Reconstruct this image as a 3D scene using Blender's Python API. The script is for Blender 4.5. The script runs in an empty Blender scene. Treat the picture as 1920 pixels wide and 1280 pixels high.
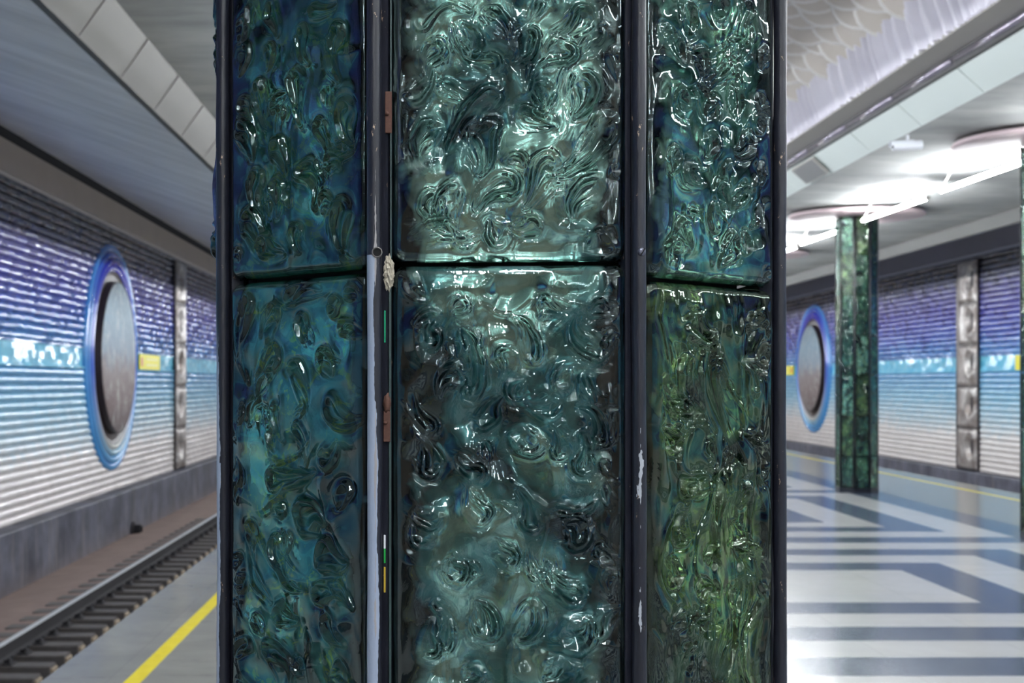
import bpy, bmesh, math, random
import numpy as np
from mathutils import Vector, Matrix

random.seed(7)
S = bpy.context.scene
COL = S.collection
PI = math.pi
EYE = 1.64
F = 2620.0            # focal length in pixels of a 1920 px wide frame

# ------------------------------------------------------------------ helpers
def srgb(r, g, b):
    def c(v):
        v /= 255.0
        return v / 12.92 if v <= 0.04045 else ((v + 0.055) / 1.055) ** 2.4
    return (c(r), c(g), c(b), 1.0)

class NT:
    def __init__(s, name):
        s.m = bpy.data.materials.new(name)
        s.m.use_nodes = True
        s.t = s.m.node_tree
        s.t.nodes.clear()
        s.out = s.n('ShaderNodeOutputMaterial')
    def n(s, kind, **kw):
        nd = s.t.nodes.new(kind)
        for k, v in kw.items():
            setattr(nd, k, v)
        return nd
    def link(s, a, b):
        s.t.links.new(a, b)
    def put(s, sock, v):
        if hasattr(v, 'is_linked') or hasattr(v, 'links'):
            s.link(v, sock)
        else:
            sock.default_value = v
    def math(s, op, a, b=0.0, c=None, clamp=False):
        nd = s.n('ShaderNodeMath', operation=op, use_clamp=clamp)
        s.put(nd.inputs[0], a); s.put(nd.inputs[1], b)
        if c is not None: s.put(nd.inputs[2], c)
        return nd.outputs[0]
    def step(s, v, lo, hi):
        nd = s.n('ShaderNodeMapRange', interpolation_type='SMOOTHSTEP')
        s.put(nd.inputs['Value'], v)
        nd.inputs['From Min'].default_value = lo
        nd.inputs['From Max'].default_value = hi
        return nd.outputs[0]
    def mix(s, fac, a, b):
        nd = s.n('ShaderNodeMix', data_type='RGBA')
        s.put(nd.inputs[0], fac); s.put(nd.inputs[6], a); s.put(nd.inputs[7], b)
        return nd.outputs[2]
    def pos(s, obj=False):
        if obj:
            o = s.n('ShaderNodeTexCoord').outputs['Object']
        else:
            o = s.n('ShaderNodeNewGeometry').outputs['Position']
        x = s.n('ShaderNodeSeparateXYZ'); s.link(o, x.inputs[0])
        return o, x.outputs[0], x.outputs[1], x.outputs[2]
    def noise(s, vec, scale, detail=3, rough=0.55, stretch=None, dist=0.0):
        if stretch:
            mp = s.n('ShaderNodeMapping'); s.link(vec, mp.inputs[0])
            mp.inputs['Scale'].default_value = stretch
            vec = mp.outputs[0]
        nd = s.n('ShaderNodeTexNoise')
        s.link(vec, nd.inputs['Vector'])
        nd.inputs['Scale'].default_value = scale
        nd.inputs['Detail'].default_value = detail
        nd.inputs['Roughness'].default_value = rough
        nd.inputs['Distortion'].default_value = dist
        return nd.outputs['Fac']
    def ramp(s, v, stops, interp='LINEAR'):
        nd = s.n('ShaderNodeValToRGB')
        cr = nd.color_ramp
        cr.interpolation = interp
        while len(cr.elements) < len(stops):
            cr.elements.new(0.5)
        for e, (p, c) in zip(cr.elements, stops):
            e.position = p; e.color = c
        s.link(v, nd.inputs[0])
        return nd.outputs[0]
    def bump(s, h, strength=0.3, dist=0.01):
        nd = s.n('ShaderNodeBump')
        nd.inputs['Strength'].default_value = strength
        nd.inputs['Distance'].default_value = dist
        s.link(h, nd.inputs['Height'])
        return nd.outputs[0]
    def pbr(s, color, rough=0.5, metal=0.0, normal=None, **kw):
        p = s.n('ShaderNodeBsdfPrincipled')
        s.put(p.inputs['Base Color'], color)
        s.put(p.inputs['Roughness'], rough)
        s.put(p.inputs['Metallic'], metal)
        if normal is not None: s.link(normal, p.inputs['Normal'])
        for k, v in kw.items():
            s.put(p.inputs[k], v)
        s.link(p.outputs[0], s.out.inputs[0])
        return p

def plain(name, rgb, rough=0.5, metal=0.0, var=0.12, scale=6.0, **kw):
    t = NT(name)
    o, x, y, z = t.pos()
    f = t.noise(o, scale, 4)
    c = srgb(*rgb)
    a = tuple(max(0, v * (1 - var)) for v in c[:3]) + (1,)
    b = tuple(min(1, v * (1 + var)) for v in c[:3]) + (1,)
    t.pbr(t.mix(f, a, b), rough, metal, **kw)
    return t.m

def mesh_obj(name, verts, faces, mats, parent=None, smooth=False, mat_idx=None):
    me = bpy.data.meshes.new(name)
    me.from_pydata([tuple(v) for v in verts], [], faces)
    me.update()
    if not isinstance(mats, (list, tuple)): mats = [mats]
    for m in mats: me.materials.append(m)
    if mat_idx is not None:
        me.polygons.foreach_set('material_index', mat_idx)
    if smooth:
        me.polygons.foreach_set('use_smooth', [True] * len(me.polygons))
    o = bpy.data.objects.new(name, me)
    COL.objects.link(o)
    if parent: o.parent = parent
    return o

def bm_obj(name, bm, mats, parent=None, smooth=False):
    me = bpy.data.meshes.new(name)
    bmesh.ops.recalc_face_normals(bm, faces=bm.faces)
    if smooth:
        for f in bm.faces: f.smooth = True
    bm.to_mesh(me); bm.free()
    if not isinstance(mats, (list, tuple)): mats = [mats]
    for m in mats: me.materials.append(m)
    o = bpy.data.objects.new(name, me)
    COL.objects.link(o)
    if parent: o.parent = parent
    return o

def add_box(bm, c, d, rot=None, bevel=0.0):
    r = bmesh.ops.create_cube(bm, size=1.0)
    vs = r['verts']
    bmesh.ops.scale(bm, vec=d, verts=vs)
    if bevel > 0:
        es = {e for v in vs for e in v.link_edges}
        rr = bmesh.ops.bevel(bm, geom=list(es), offset=bevel, segments=2, affect='EDGES', profile=0.5)
        vs = list({v for f in rr['faces'] for v in f.verts} | {v for v in vs if v.is_valid})
    if rot is not None:
        bmesh.ops.rotate(bm, cent=(0, 0, 0), matrix=rot, verts=vs)
    bmesh.ops.translate(bm, vec=c, verts=vs)
    return vs

def add_rod(bm, a, b, r, seg=16, r2=None, caps=True):
    a = Vector(a); b = Vector(b); d = b - a
    q = Vector((0, 0, 1)).rotation_difference(d.normalized()).to_matrix().to_4x4()
    rr = bmesh.ops.create_cone(bm, cap_ends=caps, segments=seg, radius1=r, radius2=r if r2 is None else r2,
                               depth=d.length, matrix=Matrix.Translation((a + b) / 2) @ q)
    return rr['verts']

def lathe(bm, prof, seg=64, axis_mat=None, a0=0.0, a1=2 * PI):
    full = abs(a1 - a0 - 2 * PI) < 1e-6
    n = seg if full else seg + 1
    rings = []
    for i in range(n):
        a = a0 + (a1 - a0) * i / seg
        ring = []
        for (r, h) in prof:
            v = Vector((r * math.cos(a), r * math.sin(a), h))
            if axis_mat is not None: v = axis_mat @ v
            ring.append(bm.verts.new(v))
        rings.append(ring)
    for i in range(seg):
        A = rings[i]; B = rings[(i + 1) % n]
        for j in range(len(prof) - 1):
            if prof[j][0] < 1e-6 and prof[j + 1][0] < 1e-6: continue
            try: bm.faces.new((A[j], B[j], B[j + 1], A[j + 1]))
            except ValueError: pass

def extrude_y(prof, y0, y1, closed=False, ny=1):
    """profile of (x, z) swept along Y"""
    n = len(prof); vs = []; fs = []
    for k in range(ny + 1):
        y = y0 + (y1 - y0) * k / ny
        vs += [(p[0], y, p[1]) for p in prof]
    for k in range(ny):
        for i in range(n if closed else n - 1):
            j = (i + 1) % n
            fs.append((k * n + i, k * n + j, (k + 1) * n + j, (k + 1) * n + i))
    return vs, fs

def tag(o, label=None, cat=None, group=None, kind=None):
    if label: o['label'] = label
    if cat: o['category'] = cat
    if group: o['group'] = group
    if kind: o['kind'] = kind
    return o

def empty(name, loc, label, cat, group=None, rz=0.0):
    o = bpy.data.objects.new(name, None)
    o.empty_display_size = 0.1
    COL.objects.link(o)
    o.location = loc; o.rotation_euler = (0, 0, rz)
    return tag(o, label, cat, group)

def dup(root, loc, label=None, rz=None):
    r = root.copy(); COL.objects.link(r); r.location = loc
    if rz is not None: r.rotation_euler = (0, 0, rz)
    if label: r['label'] = label
    for ch in list(root.children):
        c = ch.copy(); COL.objects.link(c); c.parent = r
        for g in list(ch.children):
            d = g.copy(); COL.objects.link(d); d.parent = c
    return r

def structure(o):
    o['kind'] = 'structure'
    return o

# ------------------------------------------------------------------ layout numbers (metres)
Y0, Y1 = -26.0, 72.0
HALL = 3.24                    # centre line of the platform
PL0, PL1 = -2.16, 8.64         # platform edges
WL, WR = -6.15, 12.63          # ceramic walls
CEIL = 4.22
COLX_L, COLX_R = 0.0637, 6.36
PITCH = 6.49
CY0 = 1.5185                   # centre of the near column

# ------------------------------------------------------------------ materials
def mat_floor():
    t = NT('marble_paving')
    o, x, y, z = t.pos()
    dx = t.math('ABSOLUTE', t.math('SUBTRACT', x, HALL))
    yy = t.math('SUBTRACT', y, 8.08)
    fr = t.math('SUBTRACT', t.math('MODULO', t.math('ADD', yy, PITCH * 20), PITCH), PITCH / 2)
    dy = t.math('SUBTRACT', t.math('ABSOLUTE', fr), 0.06)
    m = t.math('MAXIMUM', dx, dy)
    ph = t.math('MODULO', t.math('SUBTRACT', m, 0.84), 1.04)
    dark = t.math('LESS_THAN', ph, 0.5)
    dark = t.math('MULTIPLY', dark, t.math('GREATER_THAN', m, 0.84))
    dark = t.math('MULTIPLY', dark, t.math('LESS_THAN', dx, 3.42))
    inner = t.math('LESS_THAN', dx, 3.42)
    nz = t.noise(o, 1.3, 6, 0.65, dist=1.2)
    nf = t.noise(o, 9.0, 5, 0.7, dist=0.6)
    # slabs differ slightly in tone
    cell = t.n('ShaderNodeCombineXYZ')
    t.put(cell.inputs[0], t.math('FLOOR', t.math('MULTIPLY', x, 1 / 0.9)))
    t.put(cell.inputs[1], t.math('FLOOR', t.math('MULTIPLY', y, 1 / 0.6)))
    wn = t.n('ShaderNodeTexWhiteNoise', noise_dimensions='2D'); t.link(cell.outputs[0], wn.inputs['Vector'])
    white = t.mix(nz, srgb(166, 165, 164), srgb(190, 189, 188))
    white = t.mix(t.math('MULTIPLY', wn.outputs[0], 0.35), white, srgb(168, 170, 174))
    grey = t.mix(nz, srgb(112, 112, 106), srgb(160, 158, 150))
    grey = t.mix(t.math('MULTIPLY', wn.outputs[0], 0.4), grey, srgb(122, 123, 118))
    navy = t.mix(nf, srgb(58, 68, 84), srgb(94, 105, 124))
    c = t.mix(inner, grey, white)
    c = t.mix(dark, c, navy)
    # dark speckled scuffs on the plain grey strips
    sc = t.step(t.noise(o, 3.0, 6, 0.75, stretch=(0.6, 2.2, 1)), 0.56, 0.75)
    c = t.mix(t.math('MULTIPLY', t.math('MULTIPLY', sc, 0.55), t.math('GREATER_THAN', dx, 3.42)), c, srgb(84, 86, 84))
    # yellow safety line either side
    yl = t.math('ABSOLUTE', t.math('SUBTRACT', dx, 4.895))
    worn = t.math('ADD', yl, t.math('MULTIPLY', t.math('SUBTRACT', nf, 0.5), 0.012))
    line = t.math('LESS_THAN', worn, 0.047)
    c = t.mix(line, c, t.mix(nf, srgb(224, 200, 20), srgb(248, 232, 60)))
    jx = t.math('ABSOLUTE', t.math('SUBTRACT', t.math('FRACT', t.math('MULTIPLY', x, 1 / 0.9)), 0.5))
    jy = t.math('ABSOLUTE', t.math('SUBTRACT', t.math('FRACT', t.math('MULTIPLY', y, 1 / 1.2)), 0.5))
    j = t.math('GREATER_THAN', t.math('MAXIMUM', jx, jy), 0.4965)
    c = t.mix(t.math('MULTIPLY', j, 0.25), c, srgb(90, 92, 95))
    r = t.math('ADD', t.math('MULTIPLY', nf, 0.10), 0.13)
    t.pbr(c, r, **{'Specular IOR Level': 0.33})
    return t.m

def mat_tiles():
    t = NT('glazed_ceramic_tiles')
    o, x, y, z = t.pos()
    geo = t.n('ShaderNodeNewGeometry')
    zn = t.math('MULTIPLY', t.math('ADD', z, 0.5), 1 / 5.2, clamp=True)
    def zp(v): return (v + 0.5) / 5.2
    row = t.math('FLOOR', t.math('MULTIPLY', t.math('ADD', z, 0.42), 1 / 0.128))
    sh = t.math('MULTIPLY', t.math('MODULO', row, 2.0), 0.5)
    ci = t.math('FLOOR', t.math('ADD', t.math('MULTIPLY', y, 1 / 0.22), sh))
    cell = t.n('ShaderNodeCombineXYZ'); t.put(cell.inputs[0], ci); t.put(cell.inputs[1], row)
    t.put(cell.inputs[2], t.math('SIGN', x))
    wn = t.n('ShaderNodeTexWhiteNoise', noise_dimensions='3D'); t.link(cell.outputs[0], wn.inputs['Vector'])
    zj = t.math('ADD', zn, t.math('MULTIPLY', t.math('SUBTRACT', wn.outputs[0], 0.5), 0.035))
    big = t.noise(o, 0.5, 3)
    zj = t.math('ADD', zj, t.math('MULTIPLY', t.math('SUBTRACT', big, 0.5), 0.08))
    c = t.ramp(zj, [(0.0, srgb(224, 216, 212)), (zp(0.35), srgb(226, 222, 220)), (zp(0.75), srgb(192, 212, 222)),
                    (zp(1.3), srgb(146, 194, 218)), (zp(1.9), srgb(104, 162, 206)), (zp(2.4), srgb(84, 132, 192)),
                    (zp(2.8), srgb(84, 102, 178)), (zp(3.3), srgb(86, 86, 160)), (zp(3.75), srgb(100, 98, 148)), (zp(4.1), srgb(98, 100, 120)),
                    (zp(4.5), srgb(54, 58, 70))])
    band = t.math('MULTIPLY', t.math('GREATER_THAN', z, 1.885), t.math('LESS_THAN', z, 2.245))
    bc = t.mix(wn.outputs[0], srgb(98, 186, 222), srgb(128, 208, 234))
    c = t.mix(band, c, bc)
    v = t.n('ShaderNodeVectorMath', operation='SUBTRACT'); t.link(wn.outputs[1], v.inputs[0]); v.inputs[1].default_value = (.5, .5, .5)
    w = t.n('ShaderNodeVectorMath', operation='SCALE'); t.link(v.outputs[0], w.inputs[0]); t.put(w.inputs['Scale'], t.math('ADD', t.math('MULTIPLY', t.step(z, 1.7, 2.4), 0.18), 0.07))
    a = t.n('ShaderNodeVectorMath', operation='ADD'); t.link(geo.outputs['Normal'], a.inputs[0]); t.link(w.outputs[0], a.inputs[1])
    nn = t.n('ShaderNodeVectorMath', operation='NORMALIZE'); t.link(a.outputs[0], nn.inputs[0])
    bp = t.n('ShaderNodeBump'); bp.inputs['Strength'].default_value = 0.25; bp.inputs['Distance'].default_value = 0.012
    t.link(t.noise(o, 9.0, 2, 0.5), bp.inputs['Height']); t.link(nn.outputs[0], bp.inputs['Normal'])
    t.pbr(c, 0.15, normal=bp.outputs[0], IOR=1.8)
    return t.m

def mat_concrete_ceiling(name, a, b, stretch, rough=0.75):
    t = NT(name)
    o, x, y, z = t.pos()
    n1 = t.noise(o, 1.6, 6, 0.65, stretch=stretch)
    n2 = t.noise(o, 0.5, 4, 0.6)
    f = t.math('ADD', t.math('MULTIPLY', n1, 0.65), t.math('MULTIPLY', n2, 0.35))
    f = t.step(f, 0.3, 0.7)
    lines = t.step(t.noise(o, 2.0, 5, 0.7, stretch=(stretch[0] * .7, stretch[1] * 2.2, 1)), 0.60, 0.72)
    c = t.mix(f, srgb(*a), srgb(*b))
    c = t.mix(t.math('MULTIPLY', lines, 0.35), c, srgb(*[int(v * 0.62) for v in a]))
    t.pbr(c, rough, normal=t.bump(n1, 0.3, 0.02))
    return t.m

def mat_glass(name, tint, rough=0.015):
    t = NT(name)
    o, x, y, z = t.pos()
    h = t.noise(o, 90.0, 3, 0.6, stretch=(1, 1, 0.45), dist=1.0)
    h2 = t.noise(o, 420.0, 2, 0.6, stretch=(1, 1, 0.6))
    hh = t.math('ADD', h, t.math('MULTIPLY', h2, 0.12))
    g = t.n('ShaderNodeBsdfGlass'); g.inputs['IOR'].default_value = 1.74
    g.inputs['Roughness'].default_value = rough
    g.inputs['Color'].default_value = tint
    t.link(t.bump(hh, 0.10, 0.0015), g.inputs['Normal'])
    t.link(g.outputs[0], t.out.inputs[0])
    return t.m

def mat_backing(name, dark, mid, light, fleck, cover, seed, rough=0.09, metal_lo=0.62):
    """foil and paint behind the cast glass: bare dark patches, teal paint, silvery foil"""
    t = NT(name)
    o, x, y, z = t.pos()
    off = t.n('ShaderNodeVectorMath', operation='ADD'); t.link(o, off.inputs[0]); off.inputs[1].default_value = (seed, seed * 2.3, seed * .7)
    v = off.outputs[0]
    uv = t.n('ShaderNodeUVMap'); sx = t.n('ShaderNodeSeparateXYZ'); t.link(uv.outputs[0], sx.inputs[0])
    eu = t.math('SUBTRACT', 0.5, t.math('ABSOLUTE', t.math('SUBTRACT', sx.outputs[0], 0.5)))
    n1 = t.noise(v, 9.0, 2, 0.5, dist=0.5)
    n2 = t.noise(v, 26.0, 3, 0.55, dist=0.8)
    n3 = t.noise(v, 150.0, 4, 0.7)
    e = t.math('ADD', eu, t.math('MULTIPLY', t.math('SUBTRACT', n2, 0.5), 0.25))
    edge = t.step(e, 0.075, 0.18)
    f = t.math('ADD', t.math('MULTIPLY', n1, 0.72), t.math('MULTIPLY', n2, 0.28))
    lo = t.step(f, 0.38, 0.50)
    hi = t.step(f, 0.53 - cover, 0.64 - cover)
    c = t.mix(lo, dark, mid)
    c = t.mix(hi, c, light)
    fk = t.math('MULTIPLY', t.step(t.noise(v, 30.0, 6, 0.7, dist=3.0), 0.55, 0.585), t.step(n1, 0.47, 0.54))
    c = t.mix(t.math('MULTIPLY', fk, 0.55), c, fleck)
    c = t.mix(edge, tuple(k * 0.35 for k in dark[:3]) + (1,), c)
    sp = t.step(n3, 0.60, 0.68)
    c = t.mix(t.math('MULTIPLY', sp, 0.12), c, dark)
    metal = t.math('MULTIPLY', t.math('ADD', t.math('MULTIPLY', hi, 0.35), metal_lo), edge)
    nb = t.bump(t.math('ADD', t.noise(v, 24.0, 3, 0.5), t.math('MULTIPLY', n3, 0.02)), 0.12, 0.004)
    t.pbr(c, rough, metal, normal=nb)
    return t.m

def mat_post(name, kind):
    t = NT(name)
    o, x, y, z = t.pos(obj=True)
    n = t.noise(o, 60.0, 5, 0.7, stretch=(1, 1, 0.5))
    n2 = t.noise(o, 220.0, 4, 0.7, stretch=(1, 1, 0.35))
    n3 = t.noise(o, 17.0, 5, 0.75, stretch=(2, 2, 0.6))
    dark = t.mix(n, srgb(14, 15, 21), srgb(35, 37, 49))
    chips = t.math('MULTIPLY', t.step(n2, 0.66, 0.69), t.step(n3, 0.5, 0.55))
    dark = t.mix(chips, dark, srgb(176, 150, 128))
    grey = t.mix(t.noise(o, 30.0, 3, 0.6, stretch=(6, 6, 0.2)), srgb(122, 134, 154), srgb(166, 176, 196))
    jag = t.math('MULTIPLY', t.math('SUBTRACT', n3, 0.5), 0.012)
    R = 0.0066
    if kind == 'peeled':
        k = t.n('ShaderNodeMapRange'); t.put(k.inputs['Value'], z)
        k.inputs['From Min'].default_value = 1.42; k.inputs['From Max'].default_value = 1.75
        k.inputs['To Min'].default_value = 0.0042; k.inputs['To Max'].default_value = -0.0002
        lim = t.math('ADD', k.outputs[0], jag)
        mask = t.math('MULTIPLY', t.math('LESS_THAN', x, lim), t.math('LESS_THAN', z, 1.7525))
        streak = t.math('MULTIPLY', t.math('LESS_THAN', t.math('ABSOLUTE', t.math('ADD', x, -0.0012)), t.math('MULTIPLY', t.step(n3, 0.45, 0.7), 0.0016)),
                        t.math('LESS_THAN', z, 1.83))
        c = t.mix(mask, dark, grey)
        c = t.mix(streak, c, srgb(150, 146, 146))
    elif kind == 'edge_peeled':
        lim = t.math('ADD', -0.0026, jag)
        low = t.step(t.math('ADD', z, t.math('MULTIPLY', n3, 0.05)), 1.72, 1.66)
        mask = t.math('MULTIPLY', t.math('LESS_THAN', x, lim), low)
        c = t.mix(mask, dark, grey)
    elif kind == 'flaked':
        m = t.math('LESS_THAN', t.math('ABSOLUTE', t.math('SUBTRACT', x, 0.0005)), t.math('MULTIPLY', t.step(n3, 0.53, 0.68), 0.0036))
        m = t.math('MULTIPLY', m, t.math('LESS_THAN', z, 1.60))
        c = t.mix(m, dark, srgb(168, 172, 180))
    else:
        c = dark
    t.pbr(c, 0.36, normal=t.bump(t.math('ADD', n, t.math('MULTIPLY', n2, .5)), 0.5, 0.0012))
    return t.m

M = {}
M['floor'] = mat_floor()
M['tiles'] = mat_tiles()
M['ceil_low'] = mat_concrete_ceiling('pale_plaster', (134, 136, 135), (178, 179, 176), (0.5, 1.3, 1))
M['ceil_track'] = mat_concrete_ceiling('grey_shuttered_concrete', (206, 205, 203), (238, 237, 236), (0.25, 2.2, 1))
M['beam'] = plain('shaded_beam_panel', (68, 65, 59), 0.55, var=0.08, scale=2)  # the beam's shade is put into this dark base colour
M['plate'] = plain('white_enamel_plate', (204, 212, 208), 0.35, var=0.03, scale=1)
M['soffit'] = plain('grey_soffit', (168, 164, 158), 0.6, var=0.05)
M['flute'] = plain('white_fluted_plaster', (226, 222, 232), 0.6, var=0.05, scale=3)
M['black'] = plain('black_paint', (20, 20, 24), 0.4)
M['void'] = plain('dark_void', (8, 8, 9), 0.9)
M['fascia'] = plain('dark_fascia', (186, 174, 164), 0.6, var=0.12, scale=1.5)
M['tube_pipe'] = plain('glossy_dark_pipe', (150, 144, 156), 0.15, 0.7)
M['plinth'] = None
M['lip'] = plain('grey_lip', (104, 104, 103), 0.6)
M['fascia_right'] = plain('slate_fascia', (112, 112, 126), 0.6, var=0.1, scale=1.5)
M['rail'] = plain('rail_steel', (206, 206, 208), 0.3, 0.35)
M['rail_web'] = plain('rail_rust', (52, 50, 54), 0.7)
M['sleeper'] = plain('tarred_timber', (92, 86, 84), 0.75, var=0.35, scale=14)
M['sleeper_end'] = plain('bleached_timber', (176, 158, 136), 0.8, var=0.5, scale=16)
M['bed'] = plain('brown_trackbed', (134, 114, 106), 0.9, var=0.3, scale=3)
M['trough'] = plain('dark_concrete', (44, 42, 42), 0.9, var=0.3, scale=5)  # darker concrete of the drain trough and platform base
M['pink'] = plain('pale_pink_plaster', (206, 186, 188), 0.5, var=0.03)
M['white'] = plain('white_plastic', (226, 228, 234), 0.35, var=0.03)
M['grille'] = plain('grey_mesh', (120, 122, 124), 0.5, var=0.1, scale=60)
M['rust'] = plain('rusted_steel', (78, 50, 40), 0.8, var=0.45, scale=300)
M['putty'] = plain('crumbled_putty', (172, 164, 148), 0.9, var=0.4, scale=500)
M['green_bit'] = plain('green_glass_shard', (40, 150, 110), 0.15, var=0.3, scale=200)
M['green_tape'] = plain('green_tape', (14, 140, 56), 0.4)
M['yellow_tape'] = plain('yellow_tape', (176, 146, 40), 0.5)
M['strip'] = plain('teal_glass_edge', (44, 62, 62), 0.45, var=0.4, scale=90)
M['core'] = plain('black_core', (10, 13, 16), 0.6)
M['screw'] = plain('worn_screw', (96, 98, 112), 0.35, 0.6, var=0.3, scale=200)
M['hole'] = plain('hole_shade', (4, 4, 5), 0.9)  # black put in for the shade inside hole and slot
M['hole_rim'] = plain('bare_rim', (130, 126, 124), 0.4, 0.5)
M['post'] = mat_post('navy_enamel_pipe', 'plain')
M['post_peeled'] = mat_post('navy_enamel_peeled_to_grey', 'peeled')
M['post_edge'] = mat_post('navy_enamel_edge_peeled', 'edge_peeled')
M['post_flaked'] = mat_post('navy_enamel_flaked', 'flaked')
M['yellow'] = plain('yellow_sign', (232, 222, 40), 0.4, var=0.03)
M['red'] = plain('red_sign_mark', (206, 96, 70), 0.4)
M['pale_ink'] = plain('pale_sign_lines', (238, 232, 150), 0.4)

def mat_plinth():
    t = NT('dark_stone_plinth')
    o, x, y, z = t.pos()
    n = t.noise(o, 1.5, 5, 0.65)
    st = t.noise(o, 1.2, 5, 0.7, stretch=(1, 3.0, 0.35))
    c = t.mix(t.step(n, 0.3, 0.7), srgb(50, 52, 64), srgb(98, 100, 114))
    streak = t.step(st, 0.52, 0.66)
    c = t.mix(t.math('MULTIPLY', streak, 0.5), c, srgb(128, 122, 120))
    low = t.step(t.math('ADD', z, t.math('MULTIPLY', st, 0.5)), -0.75, -1.15)
    c = t.mix(t.math('MULTIPLY', low, 0.55), c, srgb(112, 100, 98))
    jy = t.math('ABSOLUTE', t.math('SUBTRACT', t.math('FRACT', t.math('MULTIPLY', y, 1 / 0.8)), 0.5))
    jl = t.math('GREATER_THAN', jy, 0.485)
    c = t.mix(t.math('MULTIPLY', jl, 0.4), c, srgb(40, 40, 48))
    t.pbr(c, 0.5)
    return t.m
M['plinth'] = mat_plinth()

def mat_ring(name, top, mid, bot):
    t = NT(name)
    o, x, y, z = t.pos()
    c = t.ramp(t.math('MULTIPLY', z, 1 / 4.4, clamp=True), [(0.08, srgb(*bot)), (0.42, srgb(*mid)), (0.62, srgb(*mid)), (0.85, srgb(*top))])
    n = t.noise(o, 6.0, 3)
    t.pbr(c, 0.15, normal=t.bump(n, 0.35, 0.03), IOR=1.6)
    return t.m
M['ring0'] = mat_ring('outer_ring_glaze', (66, 130, 204), (70, 140, 206), (74, 146, 206))
M['ring1'] = mat_ring('second_ring_glaze', (56, 92, 190), (72, 130, 200), (98, 164, 212))
M['ring2'] = mat_ring('third_ring_glaze', (44, 52, 170), (70, 100, 190), (150, 186, 206))
M['ring3'] = mat_ring('inner_ring_glaze', (58, 56, 160), (90, 110, 190), (196, 196, 186))
M['rim'] = plain('dark_bronze_rim', (58, 50, 52), 0.35, 0.2, var=0.2, scale=2)

def mat_portrait():
    t = NT('enamel_portrait_relief')
    o, x, y, z = t.pos()
    n = t.noise(o, 1.6, 6, 0.65, stretch=(1, 2.0, 0.8), dist=0.8)
    n2 = t.noise(o, 5.0, 5, 0.7, stretch=(1, 2.0, 0.6), dist=1.2)
    zz = t.math('ADD', t.math('MULTIPLY', t.math('SUBTRACT', z, 0.62), 1 / 2.95), t.math('MULTIPLY', t.math('SUBTRACT', n, 0.5), 0.35))
    c = t.ramp(zz, [(0.0, srgb(100, 86, 88)), (0.25, srgb(118, 98, 98)), (0.42, srgb(136, 124, 124)), (0.55, srgb(128, 144, 160)), (0.75, srgb(130, 156, 172)), (1.0, srgb(108, 124, 134))])
    c = t.mix(t.step(n2, 0.52, 0.66), c, srgb(190, 192, 188))
    c = t.mix(t.step(n2, 0.45, 0.25), c, srgb(70, 72, 88))
    t.pbr(c, 0.42, 0.1, normal=t.bump(n2, 0.6, 0.08))
    return t.m
M['portrait'] = mat_portrait()

def mat_relief_metal():
    t = NT('weathered_cast_metal')
    o, x, y, z = t.pos()
    n = t.noise(o, 2.5, 5, 0.65, dist=0.6)
    c = t.ramp(n, [(0.3, srgb(112, 98, 90)), (0.5, srgb(158, 150, 146)), (0.68, srgb(212, 208, 204))])
    t.pbr(c, 0.38, 0.35, normal=t.bump(n, 0.2, 0.05))
    return t.m
M['cast'] = mat_relief_metal()

def mat_scale():
    t = NT('champagne_glass_scale')
    uv = t.n('ShaderNodeUVMap'); sx = t.n('ShaderNodeSeparateXYZ'); t.link(uv.outputs[0], sx.inputs[0])
    o, x, y, z = t.pos()
    e = t.step(sx.outputs[0], 0.86, 0.93)
    c = t.mix(t.noise(o, 1.5, 3), srgb(202, 192, 182), srgb(226, 218, 210))
    c = t.mix(e, c, srgb(244, 240, 236))
    t.pbr(c, 0.25)
    return t.m
M['scale'] = mat_scale()

def mat_lamp(power=175.0):
    t = NT('lit_fluorescent_tube')
    e = t.n('ShaderNodeEmission'); e.inputs['Color'].default_value = (0.93, 0.97, 1.0, 1)
    e.inputs['Strength'].default_value = power
    t.link(e.outputs[0], t.out.inputs[0])
    return t.m
M['lamp'] = mat_lamp(); M['cove_fill'] = mat_lamp(75.0)

M['g_teal'] = mat_glass('teal_cast_glass', (0.80, 0.94, 0.93, 1))
M['g_blue'] = mat_glass('blue_teal_cast_glass', (0.74, 0.92, 0.93, 1))
M['g_green'] = mat_glass('green_cast_glass', (0.82, 0.93, 0.80, 1))
M['g_far'] = mat_glass('dark_green_cast_glass', (0.78, 0.92, 0.86, 1), 0.05)
navy = srgb(14, 26, 42); teal = srgb(34, 108, 130); mint = srgb(160, 205, 196)
M['b_front'] = mat_backing('silver_mint_foil', srgb(16, 32, 42), srgb(88, 138, 138), srgb(200, 224, 212), srgb(204, 214, 180), 0.10, 3.1)
M['b_front_low'] = mat_backing('silver_teal_foil', srgb(14, 28, 38), srgb(80, 128, 130), srgb(182, 208, 196), srgb(150, 190, 180), 0.04, 11.7)
M['b_left'] = mat_backing('deep_teal_foil', srgb(10, 20, 22), srgb(84, 132, 116), srgb(152, 190, 164), srgb(150, 180, 70), 0.0, 5.3, metal_lo=0.56)
M['b_left_low'] = mat_backing('blue_teal_paint', srgb(9, 18, 22), srgb(84, 140, 132), srgb(146, 192, 174), srgb(186, 204, 60), 0.0, 8.9, metal_lo=0.52)
M['b_right'] = mat_backing('mint_green_foil', srgb(16, 40, 42), srgb(88, 140, 122), srgb(190, 220, 194), srgb(170, 200, 140), 0.08, 14.2)
M['b_right_low'] = mat_backing('moss_green_foil', srgb(18, 32, 32), srgb(86, 112, 90), srgb(150, 172, 124), srgb(160, 184, 80), 0.03, 17.6)
M['b_far'] = mat_backing('bottle_green_foil', srgb(14, 32, 34), srgb(58, 102, 88), srgb(130, 172, 142), srgb(120, 150, 70), 0.03, 2.2)

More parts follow.
